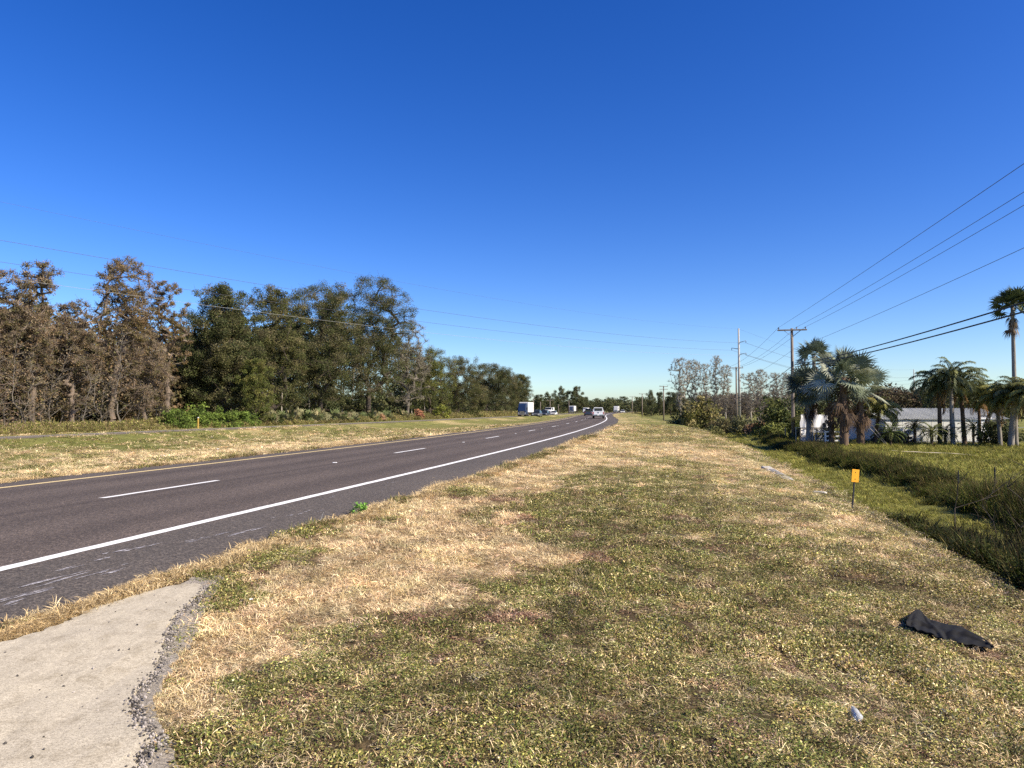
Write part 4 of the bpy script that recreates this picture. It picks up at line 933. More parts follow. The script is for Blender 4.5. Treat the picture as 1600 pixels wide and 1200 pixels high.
def right_trees():
    vs = [tree_meshes(600+k, 15, 3.6, 'pale') for k in range(4)]
    rows = [(1063, 559, 14, 172, 'leftmost of the pale half-bare trees, full rounded head'), (1083, 562, 14, 175, 'second pale half-bare tree from the left, broad head'), (1101, 568, 11, 178, 'third pale half-bare tree from the left, narrow and low'),
            (1119, 555, 10, 172, 'tallest pale half-bare tree, slim, just left of the tall concrete pole'), (1134, 570, 12, 170, 'pale half-bare tree touching the left side of the tall concrete pole'),
            (1173, 582, 13, 165, 'pale half-bare tree right of the tall concrete pole'), (1188, 577, 12, 160, 'pale half-bare tree with greenish head second right of the tall concrete pole'),
            (1214, 582, 13, 150, 'greyish bare tree between concrete pole and wooden utility pole'), (1229, 582, 9, 148, 'slim bare tree touching the left side of the wooden utility pole')]
    f = []
    for k, (px, top, hw, D, lab) in enumerate(rows):
        p = AT(px, D); s = (row_z(top, D)-p.z)/15; w = hw*D/F_PX/3.6*1.35
        if k < 4: f.append(plant('half_bare_tree', lab, 'tree', p, vs[k], k*2, 'pale half-bare trees by the tall pole', (w, w, s)))
        else: copy_thing(f[k % 4], p, k*2.1, lab, 'pale half-bare trees by the tall pole', (w, w, s))
    vb = [tree_meshes(650+k, 7, 3.0, 'bare') for k in range(2)]
    f = []
    for k, (px, top, hw, D) in enumerate([(1100, 612, 20, 128), (1122, 616, 17, 120), (1142, 618, 18, 125), (1168, 614, 18, 118), (1188, 612, 18, 122), (1208, 600, 15, 110), (1250, 590, 22, 105), (1262, 575, 18, 96)]):
        p = AT(px, D); s = (row_z(top, D)-p.z)/7; w = hw*D/F_PX/3.0; lab = ['brownish bare low tree just behind the big yellow-green bush', 'brownish bare low tree second right of the big yellow-green bush', 'brownish bare low tree left of the tall concrete pole', 'brownish bare low tree right of the tall concrete pole', 'brownish bare low tree halfway between the tall pole and the utility pole', 'brown bare tree left of the dark round bush',
               'brown bare tree immediately right of the wooden utility pole', 'brown twiggy tree behind the small-headed tall palm'][k]
        if k < 2: f.append(plant('bare_tree', lab, 'tree', p, vb[k], k*2, 'brown bare trees behind the brush', (w, w, s)))
        else: copy_thing(f[k % 2], p, k*2.1, lab, 'brown bare trees behind the brush', (w, w, s))
    # brush line
    big = bush_mesh(701, 3.3, 4.6, [(.13, .13, .035), (.22, .19, .06), (.09, .10, .03), (.30, .25, .12), (.07, .085, .028)], .17, 90, 85, .85)
    plant('large_bush', 'big rounded bush, dark left side and yellow-green right, beside the grass verge', 'bush', AT(1088, 92), big, parts=('stems', 'foliage'))
    dk = bush_mesh(702, 2.7, 4.2, [(.06, .08, .026), (.09, .105, .03), (.12, .13, .04)], .15, 70, 85, .8)
    plant('large_bush', 'dark green rounded bush left of the wooden utility pole', 'bush', AT(1222, 72), dk, parts=('stems', 'foliage'))
    for k, (px, D, w, h, cols, lab) in enumerate([
        (1122, 88, 1.6, 1.6, [(.13, .11, .05), (.20, .16, .08)], 'olive low bush immediately right of the big yellow-green bush'), (1140, 85, 1.9, 2.0, [(.12, .11, .05), (.17, .15, .07)], 'olive low bush at the foot of the tall concrete pole'),
        (1160, 80, 1.7, 2.0, [(.16, .15, .07), (.12, .13, .06)], 'olive bush with upright leaves right of the tall concrete pole'), (1185, 76, 1.4, 1.2, [(.24, .14, .08), (.18, .12, .07)], 'rust-brown low bush by the grey wooden posts'),
        (1208, 66, 1.6, 1.5, [(.12, .14, .035), (.17, .18, .05)], 'green low bush in front of the dark round bush'), (1200, 84, 2.2, 2.4, [(.15, .12, .07), (.11, .10, .05)], 'brown-green bush behind the grey wooden posts'),
        (1256, 60, 1.2, 1.0, [(.10, .12, .035), (.15, .13, .06)], 'low green bush right of the wooden utility pole base'), (1392, 54, 1.4, 1.1, [(.16, .11, .07), (.12, .11, .05)], 'brownish low bush beside the left end of the metal shed'),
        (1112, 78, 1.1, .9, [(.17, .16, .06), (.12, .13, .05)], 'small grass-green bush on the ditch bank in front of the big bush'), (1565, 52, 1.6, 2.6, [(.05, .065, .03), (.08, .09, .04)], 'dark bush behind the right-hand palm trunks')]):
        plant('low_bush', lab, 'bush', AT(px, D), bush_mesh(710+k, w, h, cols, .11, 42, 60, .5), parts=('stems', 'foliage'))
    # palms
    silver = [(.27, .30, .22), (.36, .38, .29), (.20, .23, .16), (.14, .17, .11)]
    p = AT(1318, 50); Ht = row_z(590, 50)-p.z
    plant('silver_fan_palm', 'big silvery fan palm with ragged brown skirt in front of the white tarp shelter', 'palm', p, fan_palm(801, Ht, .24, 32, 1.35, 1.3, silver, 24, 1.0, 26, (-.75, 1.45), bark='palmboot', skL=1.6), parts=('trunk', 'crown', 'dead_fronds'))
    p = AT(1344, 51.5); Ht = row_z(606, 51.5)-p.z
    plant('silver_fan_palm', 'silvery fan palm at the right of the pair, low drooping crown', 'palm', p, fan_palm(802, Ht, .23, 26, 1.25, 1.25, silver, 22, 1.0, 24, (-.8, 1.3), bark='palmboot', skL=1.6), rz=1, parts=('trunk', 'crown', 'dead_fronds'))
    p = AT(1298, 53); Ht = row_z(612, 53)-p.z
    plant('silver_fan_palm', 'silvery-green fan palm between the smooth-trunked one and the biggest one', 'palm', p, fan_palm(806, Ht, .2, 30, 1.1, 1.2, silver, 16, 1.0, 22, (-.8, 1.4), bark='palmboot', skL=1.4), rz=3, parts=('trunk', 'crown', 'dead_fronds'))
    p = AT(1265, 55); Ht = row_z(606, 55)-p.z
    plant('silver_fan_palm', 'smooth grey-trunked fan palm left of the silvery pair, dark hanging crown', 'palm', p, fan_palm(803, Ht, .25, 30, 1.1, 1.15, [(.13, .16, .11), (.18, .22, .16), (.10, .12, .08)], 14, .0, 18, (-1.0, 1.2), skL=1.0), rz=2, parts=('trunk', 'crown', 'dead_fronds'))
    p = AT(1273, 62); Ht = row_z(556, 62)-p.z
    plant('silver_fan_palm', 'taller slim fan palm whose small head rises above the silvery pair', 'palm', p, fan_palm(804, Ht, .16, 24, .95, 1.0, [(.17, .21, .15), (.24, .28, .22), (.12, .15, .1)], 6, .0, 18, (-.7, 1.3), skL=.5), rz=2, parts=('trunk', 'crown', 'dead_fronds'))
    p = AT(1586, 50); Ht = row_z(478, 50)-p.z
    plant('tall_fan_palm', 'very tall slender fan palm at the right edge, small dark head', 'palm', p, fan_palm(805, Ht, .125, 36, .8, .85, [(.07, .09, .035), (.10, .12, .045), (.05, .065, .03)], 18, .0, 16, (-.7, 1.35), skL=1.0, sk_cols=((.2, .15, .09), (.13, .09, .06), (.26, .19, .12))), parts=('trunk', 'crown', 'dead_fronds'))
    ql = [(.13, .15, .055), (.18, .19, .07), (.10, .12, .045), (.15, .17, .09)]
    yl = [(.28, .27, .08), (.22, .22, .07), (.33, .30, .10)]
    for k, (px, D, top, tr, nf, L, cols, lean, lab) in enumerate([
        (1366, 53, 652, .14, 18, 2.1, yl, .3, 'yellowish feather palm leaning out behind the silvery pair'),
        (1468, 52, 614, .17, 20, 2.6, ql, -.3, 'leftmost of the feather palms, arching fronds, shaggy trunk'),
        (1488, 51, 602, .19, 20, 2.7, ql, .1, 'tallest feather palm, second from the left, in front of the metal shed'),
        (1506, 52, 610, .17, 18, 2.4, ql, .2, 'feather palm in the middle, third from the left'),
        (1530, 53, 624, .13, 16, 2.1, ql, .1, 'thin-trunked feather palm just left of the shed door'),
        (1562, 50, 636, .16, 22, 2.2, yl, -.2, 'feather palm with orange dead fronds beside the shed door'),
        (1578, 49, 626, .22, 20, 2.3, ql, .3, 'feather palm with thick pale trunk beneath the very tall fan palm'),
        (1618, 48, 630, .2, 20, 2.5, yl, -.3, 'yellow-green feather palm whose fronds enter at the right edge')]):
        p = AT(px, D); Ht = row_z(top, D)-p.z
        plant('feather_palm', lab, 'palm', p, feather_palm(820+k, Ht, tr, nf+8, L*.85, cols, .55, 2.0, (-.05, 1.5), 1.0, 'palmbark' if k in (2, 5, 6) else 'palmboot', lean, 5, 52), k*1.0, parts=('trunk', 'crown', 'dead_fronds'))
    for k, (px, D, h, L, cols, lab) in enumerate([
        (1391, 51, .55, 1.35, [(.08, .11, .035), (.12, .15, .045)], 'squat dark feather palm at the left end of the metal shed'), (1429, 52, 1.0, .85, [(.05, .06, .025), (.08, .09, .035)], 'dark mop-headed dwarf palm in front of the shed wall'),
        (1455, 50, .6, 1.0, [(.13, .15, .05), (.18, .18, .06)], 'lighter green dwarf palm beside the dark mop-headed one'), (1292, 54, .4, .9, [(.17, .19, .08), (.13, .15, .06)], 'young green palm in front of the white tarp shelter'),
        (1520, 51, .9, 1.1, [(.16, .18, .05), (.12, .14, .04)], 'small bright green palm between the feather palm trunks'), (1476, 51, .5, 1.0, [(.07, .09, .03), (.10, .12, .04)], 'small dark palm at the foot of the leftmost feather palm')]):
        plant('dwarf_palm', lab, 'palm', AT(px, D), feather_palm(860+k, h, .1, 22, L, cols, .35, 1.6, (-.5, 1.4), .6, 'palmboot', 0, 0, 18), k*1.0)
    # thin dead stems at the right border of the ditch
    rng = np.random.default_rng(66)
    for k, (px, py, top, lab) in enumerate([(1490, 850, 735, 'thin upright dead stem in the dark ditch weeds, left of the others'), (1552, 825, 725, 'thin forked dead stem in the middle of the ditch weeds at the right'), (1592, 830, 700, 'tall forked dead stem in the ditch weeds at the right edge')]):
        D = [13.5, 15, 13][k]; p = AT(px, D); z = row_z(top, D)-p.z; mb = MB(); P = np.array([(rng.normal()*.03*i, rng.normal()*.03*i, z*i/6) for i in range(7)]); P[0] = (0, 0, -.05); mb.path(P, np.linspace(.012, .004, 7), 5)
        for q in range([2, 7, 9][k]):
            i = rng.integers(2, 6); c = P[i]; e = c+np.array([rng.normal()*.35, rng.normal()*.2, rng.uniform(.1, .4)]); mb.tubes([c], [e], .007, .003, 4); mb.tubes([c*.4+e*.6], [e+np.array([rng.normal()*.15, 0, .15])], .004, .002, 3)
        tag(link('dead_stem', mb.mesh('dead_stem', M['bark']), None, p), lab, 'dead plant')
right_trees()

# ------------------------------------------------------------------ poles and wires
def insulator(x, z): return MB().path([(x, 0, z), (x, 0, z+.06), (x, 0, z+.07), (x, 0, z+.13), (x, 0, z+.14), (x, 0, z+.2)], [.02, .02, .06, .06, .035, .03], 8).mesh('insulator', M['insul'], True)
def utility_pole(label, loc, Ht, arms, ins, rz, group, rad=.15, hw=True):
    e = empty('utility_pole', label, 'utility pole', loc, rz, group)
    link('post', MB().path([(0, 0, -.3), (0, 0, Ht*.5), (0, 0, Ht)], [rad, rad*.87, rad*.72], 10).mesh('post', M['wood'], True), e)
    for (z, w) in arms:
        link('crossarm', MB().box((0, -rad-.03, z), (w, .1, .12), 0, bev=.01).mesh('crossarm', M['wood']), e)
        if hw:
            link('brace', MB().tubes([(-.02, -rad-.02, z-.55), (.02, -rad-.02, z-.55)], [(-w*.27, -rad-.03, z-.06), (w*.27, -rad-.03, z-.06)], .016, .016, 5).mesh('brace', M['dark_metal']), e)
    for x, z in ins:
        link('insulator', insulator(x, z), e).location = (0, -rad-.03 if abs(x) > .02 else 0, 0)
    return e
ANG = -math.atan2(12.45, 54)
P1 = AT(1239, 60); z1 = row_z(516, 60)-P1.z
P0 = Vector((8.8, -4.8, float(H(8.8, -4.8)))); P2 = AT(1151, 114); P3 = AT(1037, 170); P4 = AT(1003.5, 215); P5 = AT(988, 290)
def poles():
    g = 'wooden utility poles on the right of the highway'
    ins = [(-1.08, z1+.06), (.36, z1+.06), (1.05, z1+.06)]
    e = utility_pole('nearest wooden utility pole, single crossarm, beside the palms', P1, z1+.16, [(z1, 2.35)], ins, ANG, g)
    # hardware on the near pole: bells of the guy wires, ground wire guard
    link('guy_insulator', MB().path([(1.0, 0, z1-2.45), (1.0, 0, z1-2.5), (1.0, 0, z1-2.62)], [.02, .09, .07], 8).mesh('guy_insulator', M['insul']), e)
    link('bracket', MB().box((0, -.19, z1-2.9), (.12, .1, .5)).box((.2, -.1, z1-3.3), (.35, .06, .06)).mesh('bracket', M['dark_metal']), e)
    copy_thing(e, P0, ANG, 'wooden utility pole just outside the right picture edge', g)
    z2 = row_z(575, 114)-P2.z
    utility_pole('second wooden utility pole, standing against the tall concrete pole', P2, z2+.2, [(z2, 2.1)], [(-.95, z2+.06), (.33, z2+.06), (.95, z2+.06)], -.1, g)
    z3 = row_z(604, 170)-P3.z
    utility_pole('wooden utility pole with two stacked crossarms above the far field', P3, z3+.15, [(z3, 2.0), (z3-.65, 2.0)], [(-.9, z3+.06), (.9, z3+.06)], -.05, g, .17, False)
    z4 = row_z(615.5, 215)-P4.z; utility_pole('slim utility pole left of the one with two crossarms', P4, z4+.1, [(z4, 2.0)], [(-.9, z4+.06), (.9, z4+.06)], 0, g, .15, False)
    z5 = row_z(620, 290)-P5.z; utility_pole('farthest utility pole of the right-hand row', P5, z5+.1, [(z5, 2.4)], [(-.9, z5+.06), (.9, z5+.06)], 0, g, .17, False)
    for k, (px, top, D, arm, lab) in enumerate([(833.5, 623, 250, 1.2, 'thin pole right behind the white lorry trailer'), (844.5, 628, 255, 0, 'thin pole directly above the grey oncoming car'), (859.5, 624.5, 262, 2.6, 'thin pole with crossarm above the white van'),
                                          (872.5, 632, 280, 0, 'thin short pole above the last white oncoming car'), (889, 626, 320, 1.6, 'thin pole at the left of the lone box lorry')]):
        p = AT(px, D); p.x = p.x; z = row_z(top, D)-p.z
        utility_pole(lab, p, z, [(z-.25, arm)] if arm else [(z-.2, .5)], [], .1, 'thin poles beyond the oncoming traffic', .15, False)
    T1 = AT(1155.5, 185); T2 = AT(1429, 373); T0 = T1+(T1-T2)*1.0; T0.z = -.3
    def tpole(label, loc, D):
        zt = 22.7-loc.z; e = empty('transmission_pole', label, 'power pole', loc, math.atan2(188, 152)-math.pi/2, 'tall concrete transmission poles')
        link('post', MB().path([(0, 0, -.5), (0, 0, zt)], [.36, .2], 12).mesh('post', M['concrete_pole'], True), e)
        for s, z in ((1, 19.3), (-1, 17.6), (1, 16.1)):
            z -= loc.z; a = link('davit_arm', MB().path([(s*.18, 0, z-.25), (s*1.0, 0, z-.1), (s*1.9, 0, z+.1)], [.1, .08, .06], 8).mesh('davit_arm', M['galv'], True), e)
            link('insulator', MB().path([(s*1.9, 0, z+.1), (s*1.9, 0, z-.3), (s*1.9, 0, z-.5)], [.06, .09, .05], 8).mesh('insulator', M['insul'], True), a)
        return e
    tpole('tall pale concrete pole left of the palms, three short staggered arms', T1, 185)
    tpole('distant tall concrete pole above the left part of the metal shed', T2, 373)
    tpole('tall concrete pole outside the left picture edge', T0, 60)
    def wire(name, label, A, B, sag, r, mat, grp, n=40, cat='power line'):
        t = np.linspace(0, 1, n)[:, None]; A = np.array(A); B = np.array(B); P = A*(1-t)+B*t; P[:, 2:3] -= 4*sag*t*(1-t)
        tag(link(name, MB().path(P, r, 4).mesh(name, M[mat], True)), label, cat, grp)
    # transmission conductors
    ax = Vector((188, -152, 0)).normalized()
    nm = ['topmost thin wire', 'upper conductor', 'middle conductor', 'lowest conductor']
    for k, (s, z) in enumerate(((0, 22.6), (1.9, 18.8), (-1.9, 17.1), (1.9, 15.6))):
        o = ax*s
        wire('transmission_wire', nm[k]+' sweeping over the highway from the left to the tall concrete pole', (T1.x+o.x, T1.y+o.y, z), (T0.x+o.x, T0.y+o.y, z), (4.2, 4.0, 3.3, 3.8)[k], (.008, .016, .016, .012)[k], 'wire' if k < 3 else 'palewire', 'transmission wires over the highway', 80)
        wire('transmission_wire', nm[k]+' between the tall concrete pole and the distant one by the shed', (T1.x+o.x, T1.y+o.y, z), (T2.x+o.x, T2.y+o.y, z), 3.6, .03 if k else .015, 'wire', 'transmission wires beyond the palms', 60)
    def w3(P, z, x, rz=ANG): return (P.x+x*math.cos(rz), P.y+x*math.sin(rz), P.z+z)
    def endz(A, B, row, sag, px=1600):
        """height of the far end so that the wire meets the edge of the view at that row"""
        k = (px-800)/F_PX; t = (k*A[1]-A[0])/((B[0]-A[0])-k*(B[1]-A[1])); D = A[1]+(B[1]-A[1])*t; z = row_z(row, D); return (z+4*sag*t*(1-t)-A[2]*(1-t))/t
    def wend(A, B, row, sag, px=1600): return (B[0], B[1], endz(A, B, row, sag, px))
    zz = z1+.25
    for k, (x, sg, nmx) in enumerate(((-1.08, .15, 'left'), (.36, .35, 'middle'), (1.05, .4, 'right'))):
        wire('power_wire', f'{nmx} wire of the three leaving the nearest crossarm to the upper right', w3(P1, zz, x), wend(w3(P1, zz, x), w3(P0, zz, x), (262, 305, 325)[k], sg), sg, .0105, 'wire', 'power wires to the upper right')
        wire('power_wire', f'{nmx} wire from the nearest crossarm down-left to the second utility pole', w3(P1, zz, x), w3(P2, z2+.25, x*.9, -.1), .5, .014, 'wire', 'power wires between the first two poles')
        if k != 1: wire('power_wire', f'{nmx} wire between the second and the double-armed utility pole', w3(P2, z2+.25, x*.9, -.1), w3(P3, z3+.25, x*.85, -.05), .5, .014, 'wire', 'power wires beyond the second pole')
    zn = row_z(545, 60)-P1.z
    wire('neutral_wire', 'single thin wire below the three power wires at the upper right', w3(P1, zn, .15), wend(w3(P1, zn, .15), w3(P0, zn, .15), 390, .3), .3, .009, 'wire', None)
    wire('neutral_wire', 'single thin wire running on from the nearest to the second utility pole', w3(P1, zn, .15), w3(P2, z2-1.8, .15, -.1), .5, .012, 'wire', None)
    for k, (row, sg) in enumerate(((570, .75), (573.5, .8))):
        zc = row_z(row, 60)-P1.z
        wire('thick_cable', ('upper', 'lower')[k]+' thick black cable from the utility pole across the palms', w3(P1, zc, .2), wend(w3(P1, zc, .2), w3(P0, zc, .2), (474, 488)[k], sg*.6), sg*.6, .026, 'cable', 'thick black cables', cat='cable')
    wire('thick_cable', 'thick black cable sagging left from the nearest pole behind the dark bush', w3(P1, row_z(574, 60)-P1.z, -.15), w3(P2, row_z(622, 114)-P2.z, .1, -.1), .5, .03, 'cable', 'thick black cables', cat='cable')
poles()

# ------------------------------------------------------------------ shed, shelter, fences
def buildings():
    n = NT('ribbed_metal_wall'); p = n.coord(); wv = n.new('ShaderNodeTexWave'); wv.inputs['Scale'].default_value = 1.0; n.l.new(p, wv.inputs['Vector']); 
    c = n.ramp(n.noise(n.scaled(p, (.7, 1, .25)), 1.2, 5, .6), [(.3, (.52, .53, .51)), (.7, (.74, .74, .71))]); n.color(c); n.set(.5, 0, .4)
    D = 56.0; a = AT(1383, D); b = AT(1572, D); zb = -1.1
    e = empty('metal_shed', 'long pale grey ribbed metal shed behind the palms', 'shed', ((a.x+b.x)/2, D, zb)); L = b.x-a.x; hw_ = row_z(655, D)-zb; hr = row_z(638, D)-zb; dp = 7.0
    def ribbed(x0, x1, z0, z1, mb, y=0.0, pitch=.45):
        k = int((x1-x0)/pitch); xs = []; 
        for i in range(k+1):
            x = x0+(x1-x0)*i/k; xs += [(x-.02, 0), (x-.008, -.012), (x+.008, -.012), (x+.02, 0)]
        P = np.array(xs); m = len(P); V = np.concatenate([np.column_stack([P[:, 0], y+P[:, 1], np.full(m, z0)]), np.column_stack([P[:, 0], y+P[:, 1], np.full(m, z1)])])
        mb.add(V, np.array([(i, i+1, i+1+m, i+m) for i in range(m-1)]))
    wx0, wx1 = -L/2, L/2-2.2
    mb = MB(); ribbed(wx0, wx1, 0, hw_*.48, mb); ribbed(wx0, wx1, hw_*.48+.02, hw_, mb, -.012)
    mb.box((wx0-.03, dp/2, hw_/2), (.06, dp, hw_)); mb.box((wx1+2.23, dp/2, hw_/2), (.06, dp, hw_)); mb.box((0, dp, hw_/2), (L, .06, hw_)); mb.box((wx1+1.1, .02, hw_-.2), (2.2, .04, .4))
    link('wall', mb.mesh('wall', n.m), e)
    rf = NT('metal_roof'); q = rf.coord(); rf.color(rf.ramp(rf.noise(rf.scaled(q, (2, .3, 1)), 1.5, 4, .6), [(.3, (.36, .375, .35)), (.7, (.50, .51, .48))])); rf.set(.6, 0, .3)
    mb = MB(); k = 46
    for i in range(k):
        x = -L/2-.2+(L+.4)*i/k; w = (L+.4)/k
        mb.add([(x, -.07, hw_+.0), (x+w-.03, -.07, hw_), (x+w-.03, dp/2, hr), (x, dp/2, hr)], np.array([[0, 1, 2, 3]])); mb.box((x+w-.015, dp/4-.035, (hw_+hr)/2+.02), (.03, math.hypot(dp/2+.07, hr-hw_), .04), rx=math.atan2(hr-hw_, dp/2+.07))
    mb.add([(-L/2-.2, dp+.3, hw_), (L/2+.2, dp+.3, hw_), (L/2+.2, dp/2, hr+.002), (-L/2-.2, dp/2, hr+.002)], np.array([[0, 1, 2, 3]]))
    link('roof', mb.mesh('roof', rf.m), e)
    link('gutter', MB().box((0, -.095, hw_+.0), (L+.4, .04, .06)).mesh('gutter', M['galv']), e)
    link('base_trim', MB().box(((wx0+wx1)/2, -.06, .06), (wx1-wx0, .05, .12)).mesh('base_trim', M['galv']), e)
    d = link('door', MB().box((wx1+.45, .0, 1.0), (.85, .05, 2.0)).box((wx1+1.0, .03, 1.0), (.14, .06, 2.0)).mesh('door', M['white_paint']), e)
    link('door_frame', MB().box((wx1+.0, -.02, 1.05), (.06, .1, 2.1)).box((wx1+.9, -.02, 1.05), (.06, .1, 2.1)).box((wx1+.45, -.022, 2.1), (.96, .1, .08)).mesh('door_frame', M['dark_metal']), d)
    link('plywood_panel', MB().box((wx1+1.5, .0, .95), (.85, .04, 1.9)).box((wx1+2.0, .1, .9), (.5, .04, 1.8)).mesh('plywood_panel', plain('old_plywood', (.45, .37, .25), .8, 0, .2, .2)), e)
    # white tarp shelter
    tp = NT('white_tarp'); q = tp.coord(); nz = tp.noise(tp.scaled(q, (6, 1, .6)), 1.0, 5, .65); tp.color(tp.ramp(nz, [(.3, (.48, .50, .56)), (.6, (.78, .79, .82))])); tp.set(.4, 0, .4)
    D = 57; x0 = AT(1249, D).x; x1 = AT(1300, D).x; zt = row_z(648, D); e = empty('tarp_shelter', 'low shelter covered with a creased white tarp between the palm trunks', 'shelter', (x0, D, zb))
    hh = zt-zb; V = []; nx, nz_ = 26, 14; rng = np.random.default_rng(3)
    for i in range(nx+1):
        for j in range(nz_+1):
            s, t = i/nx, j/nz_; x = (x1-x0)*s+.25*(1-t)*(.5-s)*0+(.45*(1-t) if s < .1 else .45*(1-t)*(1-s)); z = hh*(1-t)+.75*t-.06*math.sin(s*22)*t; y = .15-.3*t+.07*math.sin(s*19+t*3)+.05*math.sin(s*47+t*6)*t
            V.append(((x1-x0)*s+.18*(1-t)*(1-1.6*s)+.04*math.sin(t*9)*(1-s), y, z))
    idx = np.arange((nx+1)*(nz_+1)).reshape(nx+1, nz_+1); Fq = np.stack([idx[:-1, :-1], idx[1:, :-1], idx[1:, 1:], idx[:-1, 1:]], 2).reshape(-1, 4)
    link('tarp', MB().add(V, Fq).mesh('tarp', tp.m, True), e)
    w = x1-x0
    link('back_tarp', MB().add([(0, .17, hh-.02), (w, .17, hh-.02), (w, 3, hh-.5), (0, 3, hh-.5)], np.array([[0, 1, 2, 3]])).mesh('back_tarp', tp.m), e)
    gt = plain('grey_timber', (.25, .22, .19), .9)
    for i in range(5):
        for yy in (-.15, 3): link('post', MB().box((w*i/4, yy, .55), (.07, .07, 1.1)).mesh('post', gt), e)
    for zz_ in (1.1, .5): link('rail', MB().box((w/2, -.2, zz_), (w, .03, .07)).mesh('rail', gt), e)
    link('skirt_panel', MB().box((w*.15, -.1, .35), (w*.28, .03, .75)).box((w*.7, -.08, .3), (w*.5, .03, .6)).mesh('skirt_panel', tp.m), e)
    # white rail fence
    a = AT(1289, 53); b = AT(1324, 53); w = b.x-a.x; e = empty('rail_fence', 'short white three-rail fence in front of the silvery palms', 'fence', (a.x, 53, zb))
    for i in range(4): link('post', MB().box((w*i/3, 0, .5), (.1, .1, 1.05), bev=.01).mesh('post', M['white_paint']), e)
    for z in (.3, .62, .95): link('rail', MB().box((w/2, -.07, z), (w+.1, .03, .11)).mesh('rail', M['white_paint']), e)
    # chain-link fence line in front of the shed
    e = empty('wire_fence', 'thin metal-post wire fence running before the shed and shelter', 'fence', (AT(1243, 54.5).x, 54.5, zb)); w = AT(1610, 54.5).x-AT(1243, 54.5).x; k = 14
    for i in range(k+1): link('post', MB().path([(w*i/k, 0, -.2), (w*i/k, 0, 1.25)], .028, 6).mesh('post', M['galv']), e)
    link('top_rail', MB().path([(0, 0, 1.22), (w, 0, 1.22)], .018, 5).mesh('top_rail', M['galv']), e)
    mb = MB(); m = int(w/.16); xs = np.arange(m)*.16; hgt = 1.15
    mb.tubes(np.column_stack([xs, np.zeros(m), np.zeros(m)]), np.column_stack([xs+hgt*.6, np.zeros(m), np.full(m, hgt)]), .0022, .0022, 3); mb.tubes(np.column_stack([xs+hgt*.6, np.full(m, .004), np.zeros(m)]), np.column_stack([xs, np.full(m, .004), np.full(m, hgt)]), .0022, .0022, 3)
    link('wire_mesh', mb.mesh('wire_mesh', M['galv']), e)
    # grey wooden fence remnants by the brush
    for k, px in enumerate((1164, 1169, 1174, 1179, 1184)):
        p = AT(px, 79); tag(link('wooden_post', MB().box((0, 0, .45), (.16, .12, 1.2+.1*(k % 2)), rz=.2*k, bev=.02).mesh('wooden_post', M['wood']), None, p), f'weathered grey post by the brush, {("leftmost", "second from the left", "middle", "second from the right", "rightmost")[k]} of five', 'post', 'grey posts by the brush')
    p = AT(1189, 79); tag(link('leaning_branch', MB().path([(.3, 0, .0), (0, 0, .8), (-.45, 0, 1.9)], [.05, .045, .03], 6).mesh('leaning_branch', M['palmbark']), None, p), 'pale bare branch leaning left above the grey posts', 'branch')
    p = AT(1385, 51); tag(link('leaning_branch', MB().tubes([(0, 0, 0), (.1, .05, 0)], [(-1.3, 0, 1.35), (-1.05, .05, 1.5)], .035, .025, 6).mesh('leaning_branch', M['palmbark']), None, p), 'pale dead palm frond stalks leaning against the silvery palm skirt', 'branch')
    for k, (px, py, D) in enumerate(((1495, 735, 24), (1552, 730, 22.5))):
        p = AT(px, D); tag(link('fence_stake', MB().path([(0, 0, -.1), (0, 0, row_z(py, D)-p.z)], .022, 6).mesh('fence_stake', M['dark_metal']), None, p), ('slim dark stake in the field grass, left one of two', 'slim dark stake in the field grass, right one of two')[k], 'stake', 'stakes on the field edge')
buildings()

